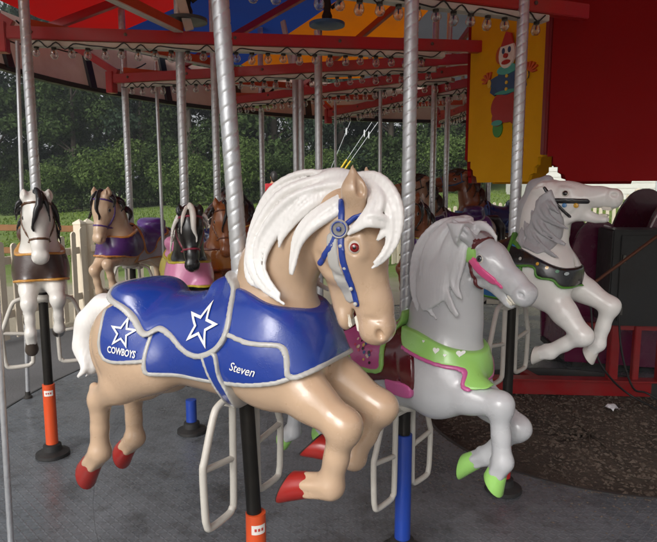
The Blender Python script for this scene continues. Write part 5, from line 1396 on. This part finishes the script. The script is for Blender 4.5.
def leaves(name, n, blobs, size, seed):
    """leaf-sized faces spread through clumps; blobs = (centre, radii)"""
    g = np.random.default_rng(seed); vol = np.array([b[1][0] * b[1][1] * b[1][2] for b in blobs]) ** 0.75; pk = g.choice(len(blobs), n, p=vol / vol.sum())
    C = np.array([b[0] for b in blobs])[pk]; Rr = np.array([b[1] for b in blobs])[pk]
    d = g.normal(size=(n, 3)); d /= np.linalg.norm(d, axis=1)[:, None]; r = g.random(n) ** 0.35
    P = C + d * Rr * r[:, None] * g.uniform(0.85, 1.15, (n, 1))
    nr = d + g.normal(size=(n, 3)) * 0.7 + np.array((0, 0, 0.4)); nr /= np.linalg.norm(nr, axis=1)[:, None]
    a = np.cross(nr, g.normal(size=(n, 3))); a /= np.linalg.norm(a, axis=1)[:, None]; b = np.cross(nr, a)
    s = size * g.uniform(0.6, 1.35, (n, 1)); a *= s; b *= s * 0.55
    V = np.stack([P - a, P + b, P + a, P - b], 1).reshape(-1, 3); Q = np.arange(4 * n).reshape(-1, 4)
    me = mesh_np(name, V, Q); me.polygons.foreach_set('use_smooth', np.zeros(n, bool)); return me
def build_trees():
    LM = leaf_mat('34452a', '50653c', '6d8050'); LM2 = leaf_mat('2f3f33', '465845', '5d7058'); LM3 = leaf_mat('41552c', '647a42', '83975c'); BARK = paint('4a4036', 0.85, 0.0, 0.5)
    crowns = []
    for v in range(4):
        rng = random.Random(50 + v); bl = []
        for i in range(24):
            a = rng.uniform(0, 6.28); z = rng.uniform(1.2, 9.5); rad = 2.7 * math.sin(min(1.0, z / 4.5) * 1.5) * (1.15 - z / 18) * rng.uniform(.5, 1)
            q = rng.uniform(0.7, 1.35); bl.append(((rad * math.cos(a), rad * math.sin(a), z), (q, q, q * .75)))
        me = leaves('crown', 15000, bl, 0.125, v); me.materials.append([LM, LM2, LM, LM2][v]); crowns.append((me, bl))
    tm = []
    for v in range(4):
        rng = random.Random(70 + v); mb = MB(); mb.tube([(0, 0, -0.3), (0.05, 0, 1.5), (0.1, 0.05, 4.5), (0.05, 0, 8.5)], [0.30, 0.22, 0.15, 0.03], 10)
        for c, r in crowns[v][1][:10]:
            z = max(0.9, c[2] - 1.2); mb.tube([(0.06, 0.02, z), (c[0] * .5, c[1] * .5, (z + c[2]) / 2 + .1), c], [0.07, 0.045, 0.015], 6)
        me = mb.mesh('trunk'); me.materials.append(BARK); tm.append(me)
    rng = random.Random(9)
    spots = [(-25 + i * 3.6 + rng.uniform(-.8, .8), 34 + rng.uniform(-1.5, 1.5)) for i in range(13)] + [(-31 + i * 4.0 + rng.uniform(-1, 1), 40 + rng.uniform(-1.5, 1.5)) for i in range(16)]
    names = ['broad leafy tree in the front row of the wood beyond the lawn', 'tall dark tree in the back row of the wood beyond the lawn']
    for i, (x, y) in enumerate(spots):
        v = (i * 7 + i // 3) % 4; s = rng.uniform(0.85, 1.15) * (1.25 if i >= 13 else 1)
        t = thing('leafy_tree', names[0] if i < 13 else names[1], 'tree', (x, y, ground_z(x, y)), rng.uniform(0, 6.28), 'front row of the wood' if i < 13 else 'back row of the wood'); t.scale = (s, s, s)
        obj('trunk', tm[v], None, t); obj('crown', crowns[v][0], None, t)
    sh = []
    for v in range(3):
        rng2 = random.Random(30 + v); bl = []
        for i in range(11):
            a = rng2.uniform(0, 6.28); rad = rng2.uniform(0, 1.5); q = rng2.uniform(.5, .95); bl.append(((rad * math.cos(a), rad * math.sin(a) * .7, rng2.uniform(.3, 1.9)), (q, q, q * .8)))
        me = leaves('foliage', 9500, bl, 0.065, 40 + v); me.materials.append([LM3, LM, LM3][v])
        mb = MB()
        for c, r in bl[:6]: mb.tube([(0, 0, -0.1), (c[0] * .5, c[1] * .5, c[2] * .6), c], [0.05, 0.03, 0.01], 6)
        st = mb.mesh('stems'); st.materials.append(BARK); sh.append((me, st))
    for i in range(18):
        x = -24 + i * 2.15 + rng.uniform(-.5, .5); y = 31.5 + rng.uniform(-2.2, 1.6); v = i % 3; s = rng.uniform(0.55, 1.5)
        t = thing('leafy_shrub', 'rounded green shrub in the hedge row along the foot of the wood', 'shrub', (x, y, ground_z(x, y)), rng.uniform(0, 6.28), 'hedge row below the trees'); t.scale = (s, s, s)
        obj('stems', sh[v][1], None, t); obj('foliage', sh[v][0], None, t)
    # short grass tufts on the lawn that show against the fences
    g = np.random.default_rng(4); n = 14000; x = g.uniform(-14, 10, n); y = 12.5 + 17 * g.random(n) ** 1.3
    z = np.array([ground_z(a, b) for a, b in zip(x, y)]); hgt = g.uniform(0.04, 0.11, n); a = g.uniform(0, 6.28, n); dx = np.cos(a) * 0.035; dy = np.sin(a) * 0.035
    V = np.stack([np.stack([x - dx, y - dy, z], 1), np.stack([x + dx, y + dy, z], 1), np.stack([x + g.uniform(-.03, .03, n), y, z + hgt], 1)], 1).reshape(-1, 3)
    me = mesh_np('grass', V, np.arange(3 * n).reshape(-1, 3)); o = obj('grass', me, leaf_mat('5f7a35', '7c9440', '93a558')); tag(o, 'short green grass of the lawn before the wood', 'grass', kind='stuff')
def build_person():
    X = unp(274, 190, 14.6); gz = ground_z(X.x, 14.6)
    t = thing('person', 'person with dark hair in a red shirt standing beyond the fence', 'person', (X.x, 14.6, gz), R(20))
    F = Field((-0.45, -0.35, -0.03), (0.45, 0.35, 1.85), 0.012)
    for sd in (-1, 1):
        F.chain([(sd * .10, 0, .92), (sd * .11, .01, .50), (sd * .11, -.02, .10)], [.085, .058, .04], .03); F.cone((sd * .11, -.02, .05), (sd * .13, .14, .035), .045, .035, .03)
        F.chain([(sd * .19, 0, 1.42), (sd * .25, -.02, 1.15), (sd * .24, .10, .92)], [.052, .042, .030], .03)
        for k in range(4): F.chain([(sd * .24 + sd * (.012 - .01 * k), .11 + .006 * k, .90), (sd * .245 + sd * (.012 - .012 * k), .135 + .005 * k, .83), (sd * .235, .15, .79 + .008 * abs(k - 1.5))], [.011, .010, .008], .006)
        F.cone((sd * .235, .13, .90), (sd * .205, .165, .86), .012, .009, .006)
    F.chain([(0, 0, .95), (0, 0, 1.15), (0, 0, 1.38), (0, 0, 1.50)], [.14, .125, .15, .06], .05, ((0, 1, 0), .68)); F.cone((-.16, 0, 1.42), (.16, 0, 1.42), .06, .06, .05); F.cone((0, 0, 1.48), (0, .02, 1.58), .052, .05, .03)
    B0 = F.D.copy()
    F.ell((0, .02, 1.66), (.075, .095, .115), .02); F.cone((0, .115, 1.66), (0, .128, 1.635), .010, .014, .012); F.ell((0, .095, 1.60), (.03, .02, .012), .01)
    for sd in (-1, 1): F.ell((sd * .077, .01, 1.655), (.012, .02, .032), .008); F.ell((sd * .03, .105, 1.675), (.014, .012, .008), .004, None, 'sub')
    SK = paint('b98a6c', 0.5, 0.0, 0.1); net_obj('body', F.D, F, SK, t)
    Z = F.ax[2][None, None, :]; X_ = F.ax[0][:, None, None]; Y_ = F.ax[1][None, :, None]
    net_obj('shirt', np.maximum(B0 - .014, np.maximum(.90 - Z, np.maximum(Z - 1.50, 1.12 - Z - 10 * (np.abs(X_) < .2)))), F, paint('b3202a', 0.8, 0, 0.2), t)
    net_obj('trousers', np.maximum(B0 - .012, np.maximum(.10 - Z, np.maximum(Z - .93, np.abs(X_) - .195))), F, paint('2b3140', 0.8, 0, 0.2), t)
    Hf = Field((-.2, -.2, 1.45), (.2, .2, 1.85), .01); Hf.ell((0, 0.0, 1.69), (.088, .105, .108), .01); Hf.ell((0, -.05, 1.62), (.08, .06, .10), .03); Hf.cone((0, .13, 1.66), (0, .11, 1.55), .07, .06, .01, None, 'sub')
    net_obj('hair', Hf.D, Hf, paint('1d1613', 0.5, 0.1, 0.1), t)
    for sd in (-1, 1):
        e = MB(); e.lathe([(.0001, -.009), (.009, 0), (.0001, .009)], 8, (sd * .03, .103, 1.675)); e.build('eye', paint('2a1c14', 0.2, 0.5, 0), t)
def build_background():
    # guy wires with yellow guards
    for (b, e, sp) in [((322, 190), (356, 108), 0), ((325, 192), (380, 110), 1), ((328, 193), (385, 112), 1)]:
        A = unp(b[0], b[1], 22.0); E_ = unp(e[0], e[1], 22.0); A.z = max(A.z, ground_z(A.x, 22)); d = E_ - A
        t = thing('guy_wire', 'thin slanting guy wire ' + ('with yellow guard sleeve on its lower half' if sp else 'of bare steel beside the yellow ones'), 'wire', tuple(A), 0, 'guy wires before the wood')
        mb = MB(); mb.tube([d * -0.3, d * 1.6], 0.009, 6); mb.build('cable', metal('b9bcc0', 0.35, 0.7, 0.1), t)
        if sp:
            mb = MB(); mb.tube([d * -0.28, d * 0.40], 0.032, 8); mb.build('guard_sleeve', paint('d9b81e', 0.5, 0.1, 0.1), t)
        mb = MB(); mb.lathe([(.02, -.12), (.03, 0), (.02, .12)], 8, d * 0.72); mb.build('insulator', paint('d8dade', 0.3, 0.3, 0.1), t)
    # low white building on the right, behind the fence
    x0, y0 = 8.2, 24.0; gz = ground_z(x0 + 4, y0); W = paint('dcdad4', 0.7, 0.0, 0.15)
    t = thing('white_shed', 'low white clapboard shed standing behind the right picket fence', 'shed', (x0, y0, gz))
    mb = MB(); mb.box((6, 2, 1.1), (12, 4, 2.6)); mb.build('wall', W, t)
    for i in range(11):
        mb = MB(); mb.box((6, -0.012, 0.1 + i * 0.22), (12.0, 0.03, 0.19)); mb.build('clapboard', W, t)
    mb = MB(); V = [(-.3, -.4, 2.35), (12.3, -.4, 2.35), (12.3, 4.4, 2.35), (-.3, 4.4, 2.35), (-.3, 2, 3.4), (12.3, 2, 3.4)]; mb.add(V, [(0, 1, 5, 4), (2, 3, 4, 5), (0, 4, 3), (1, 2, 5), (0, 3, 2, 1)]); mb.build('roof', paint('6a6b6c', 0.8, 0, 0.3), t)
    for x in (2.0, 9.0):
        mb = MB(); mb.box((x, -0.04, 1.45), (1.0, 0.06, 0.8)); w = mb.build('window', paint('efefec', 0.5, 0.1, 0.1), t); mb = MB(); mb.box((x, -0.075, 1.45), (0.84, 0.01, 0.64)); mb.build('pane', paint('4a5560', 0.08, 0.8, 0.0), w)
    mb = MB(); mb.box((5.2, -0.04, 0.95), (0.95, 0.06, 1.95)); d = mb.build('door', paint('b9bcbc', 0.5, 0.1, 0.2), t); mb = MB(); mb.lathe([(.03, 0), (.03, .05), (.0001, .06)], 10, (5.55, -0.09, 0.95)); mb.build('handle', STEEL, d)
# ------------------------------------------------------------------ put the place together
build_ground()
build_deck()
build_canopy()
build_sweeps()
build_drum()
build_centre()
build_trees()
picket_fence([(-3.62, 5.9), (-3.12, 7.75)], 'beige scalloped picket fence running back beside the deck behind the pinto horse', 'picket fences round the ride', 0.185)
picket_fence([(-3.10, 7.85), (-1.75, 9.2), (1.5, 12.2), (5.0, 14.0), (10.0, 15.0)], 'long beige scalloped picket fence along the far side before the lawn', 'picket fences round the ride', 0.175)
rail_fence()
main_horse(); gray_horse(); white_horse()
G = ground_pt
p = G(53, 455); bg_horse((p.x, p.y), R(64), 1.25, 0.82, 'white pinto carousel horse with black forelock and brown breastplate', 'dedbd4', '17161a', '3a3028', '4a2a1c', '8a5a34', '3a2620', 'c28a3a', '5a3a22', pose=1, blaze=True, h=0.0075, girth=0.74, ear=0.045,
    sleeve_=('d9501e', 'orange pole sleeve with white sticker below the pinto horse', 0.42, True))
p = G(192, 432); bg_horse((p.x, p.y), R(72), 1.17, 0.82, 'black carousel horse with white forelock and pink collar', '121214', 'e6e2da', 'c8b83a', 'd98ab0', 'c8b83a', 'd98ab0', 'b9a92c', '8a2a40', forelock='e6e2da', blaze=True, side=-1, h=0.0075, girth=0.78, ear=0.04,
    sleeve_=('1a3f9c', 'blue pole sleeve below the black horse with pink collar', 0.21, False))
bg_horse((-0.80, 4.35), R(72), 1.17, 0.85, 'light brown carousel horse with orange collar beside the black horse', '9a5c30', '17130f', '3a2a1c', '1f2f5a', '2a3f6a', 'c07a2c', '7a3a1a', '6a3a1c', pose=2, h=0.009)
bg_horse((-1.62, 4.92), R(106), 1.22, 0.92, 'cream tan carousel horse with black mane and purple saddle', 'd0b294', '17161a', '4a3a2c', '5a2a86', 'b9b3ba', '4a2468', 'c2803a', '5a3a86', pose=0, h=0.0085, side=-1)
bg_horse((-0.66, 6.05), R(160), 1.22, 0.92, 'dark brown carousel horse with pink blanket on the far side', '4a2a1e', '15100e', '2a1c14', '3a1f4a', 'b85a8a', '7a3a22', 'c28a3a', '2a1c14', head=(-40, 0), poll=(0.34, 0, 0.33), pose=1, h=0.010)
bg_horse((0.90, 5.25), R(128), 1.18, 0.92, 'chestnut carousel horse with black mane and purple collar', '8f5230', '120f0e', '2a1c14', '4a2468', '4a2468', '5a2a7a', 'b9a92c', '2a1c14', pose=0, h=0.010)
bg_horse((1.16, 6.0), R(168), 1.30, 0.92, 'tan carousel horse with raised muzzle beside the chestnut one', 'a07a60', '2a201c', '2a1c14', '4a2468', '6a3a86', '3a2a5a', '9a9aa0', '2a1c14', head=(-14, 0), poll=(0.27, 0, 0.34), neck=[(0.16, 0, -0.07, 0.150), (0.20, 0, 0.06, 0.118), (0.23, 0, 0.17, 0.095), (0.255, 0, 0.25, 0.082)], pose=1, h=0.010)
bg_horse((1.66, 6.30), R(172), 1.36, 0.95, 'reddish brown carousel horse with blue saddle and breast strap', '935430', '3a1c10', '2a1c14', '1c2c62', '22346e', '2f6aa0', '4a6ab0', '3a6a9a', head=(-12, 0), poll=(0.29, 0, 0.33), neck=[(0.16, 0, -0.07, 0.150), (0.20, 0, 0.06, 0.118), (0.23, 0, 0.17, 0.095), (0.265, 0, 0.25, 0.082)], pose=2, h=0.010)
build_chariot()
b = G(28, 398); deck_pole(tuple(b), unp(17, 34, b.y), 0.014, 'thin chrome pole standing at the outer rim by the pinto horse')
q0 = unp(11, 542, 1.95); q1 = unp(1, 370, 1.95); dq = (q0 - q1); base = q0 + dq * (q0.z / -dq.z if dq.z else 0); base.z = 0.0
top = q1 + (q1 - q0) * ((2.42 - q1.z) / (q1.z - q0.z))
deck_pole(tuple(base), tuple(top), 0.0105, 'slender pale twisted pole beside the rump of the tan and blue horse', True)
for (px, Y, r, tw, lb) in [(163, 5.0, 0.014, False, 'thin chrome pole behind the cream tan horse'), (297.5, 4.7, 0.024, True, 'twisted steel pole of a close pair behind the white mane'), (303, 5.0, 0.022, True, 'twisted steel pole of a close pair behind the white mane'), (320, 4.05, 0.026, True, 'thick twisted steel pole below the blue crank disc'), (336, 6.4, 0.014, False, 'thin steel pole on the far deck behind the white mane'), (380, 4.9, 0.015, False, 'thin steel pole rising behind the ear of the tan and blue horse'), (217, 6.2, 0.016, False, 'thin steel pole on the far deck behind the blue saddle')]:
    x = (px - 328.5) / FPX * Y; deck_pole((x, Y, 0), (x - 0.01, Y, 2.52), r, lb, tw, 'twisted pole pair' if 'pair' in lb else 'upright poles on the deck')
crank_disc(unp(187, 20, 3.584), 0.115, '3a4a4c', 'dark grey crank disc above the pole of the black horse')
crank_disc(unp(327, 24, 4.05), 0.115, '2f6a9a', 'blue crank disc above the thick twisted pole')
crank_disc(unp(263, 106, 6.05), 0.10, '8a9a3a', 'olive green crank disc above the pole of the dark brown horse')
build_background()
build_person()
# cables sagging along the rounding boards
for k, (a0, a1, dip) in enumerate(((176, 166, 0.16), (170, 158, 0.10), (160, 149, 0.13))):
    P0, P1 = pol(RRIM - 0.12, a0, 2.72), pol(RRIM - 0.12, a1, 2.70); pts = [P0 + (P1 - P0) * t - Vector((0, 0, dip * 4 * t * (1 - t))) for t in np.linspace(0, 1, 14)]
    mb = MB(); mb.tube([p_ - P0 for p_ in pts], 0.006, 6); c = mb.build('hanging_cable', paint('161616', 0.5, 0.1, 0.2)); c.location = P0
    tag(c, 'thin black cable sagging along the inside of the rounding boards', 'cable', 'cables along the rounding boards')

# ------------------------------------------------------------------ damp air between the ride and the wood
def build_haze():
    m = bpy.data.materials.new('damp_air'); m.use_nodes = True; nt = m.node_tree
    nt.nodes.remove(nt.nodes['Principled BSDF']); v = nt.nodes.new('ShaderNodeVolumePrincipled')
    v.inputs['Color'].default_value = (0.80, 0.84, 0.88, 1); v.inputs['Density'].default_value = 0.0020; v.inputs['Anisotropy'].default_value = 0.2
    link(nt, v.outputs[0], nt.nodes['Material Output'].inputs['Volume'])
    mb = MB(); mb.box((0, 100, 12), (540, 460, 27)); o = mb.build('haze', m); tag(o, 'thin damp haze in the air before the wood', 'haze', kind='stuff')
build_haze()
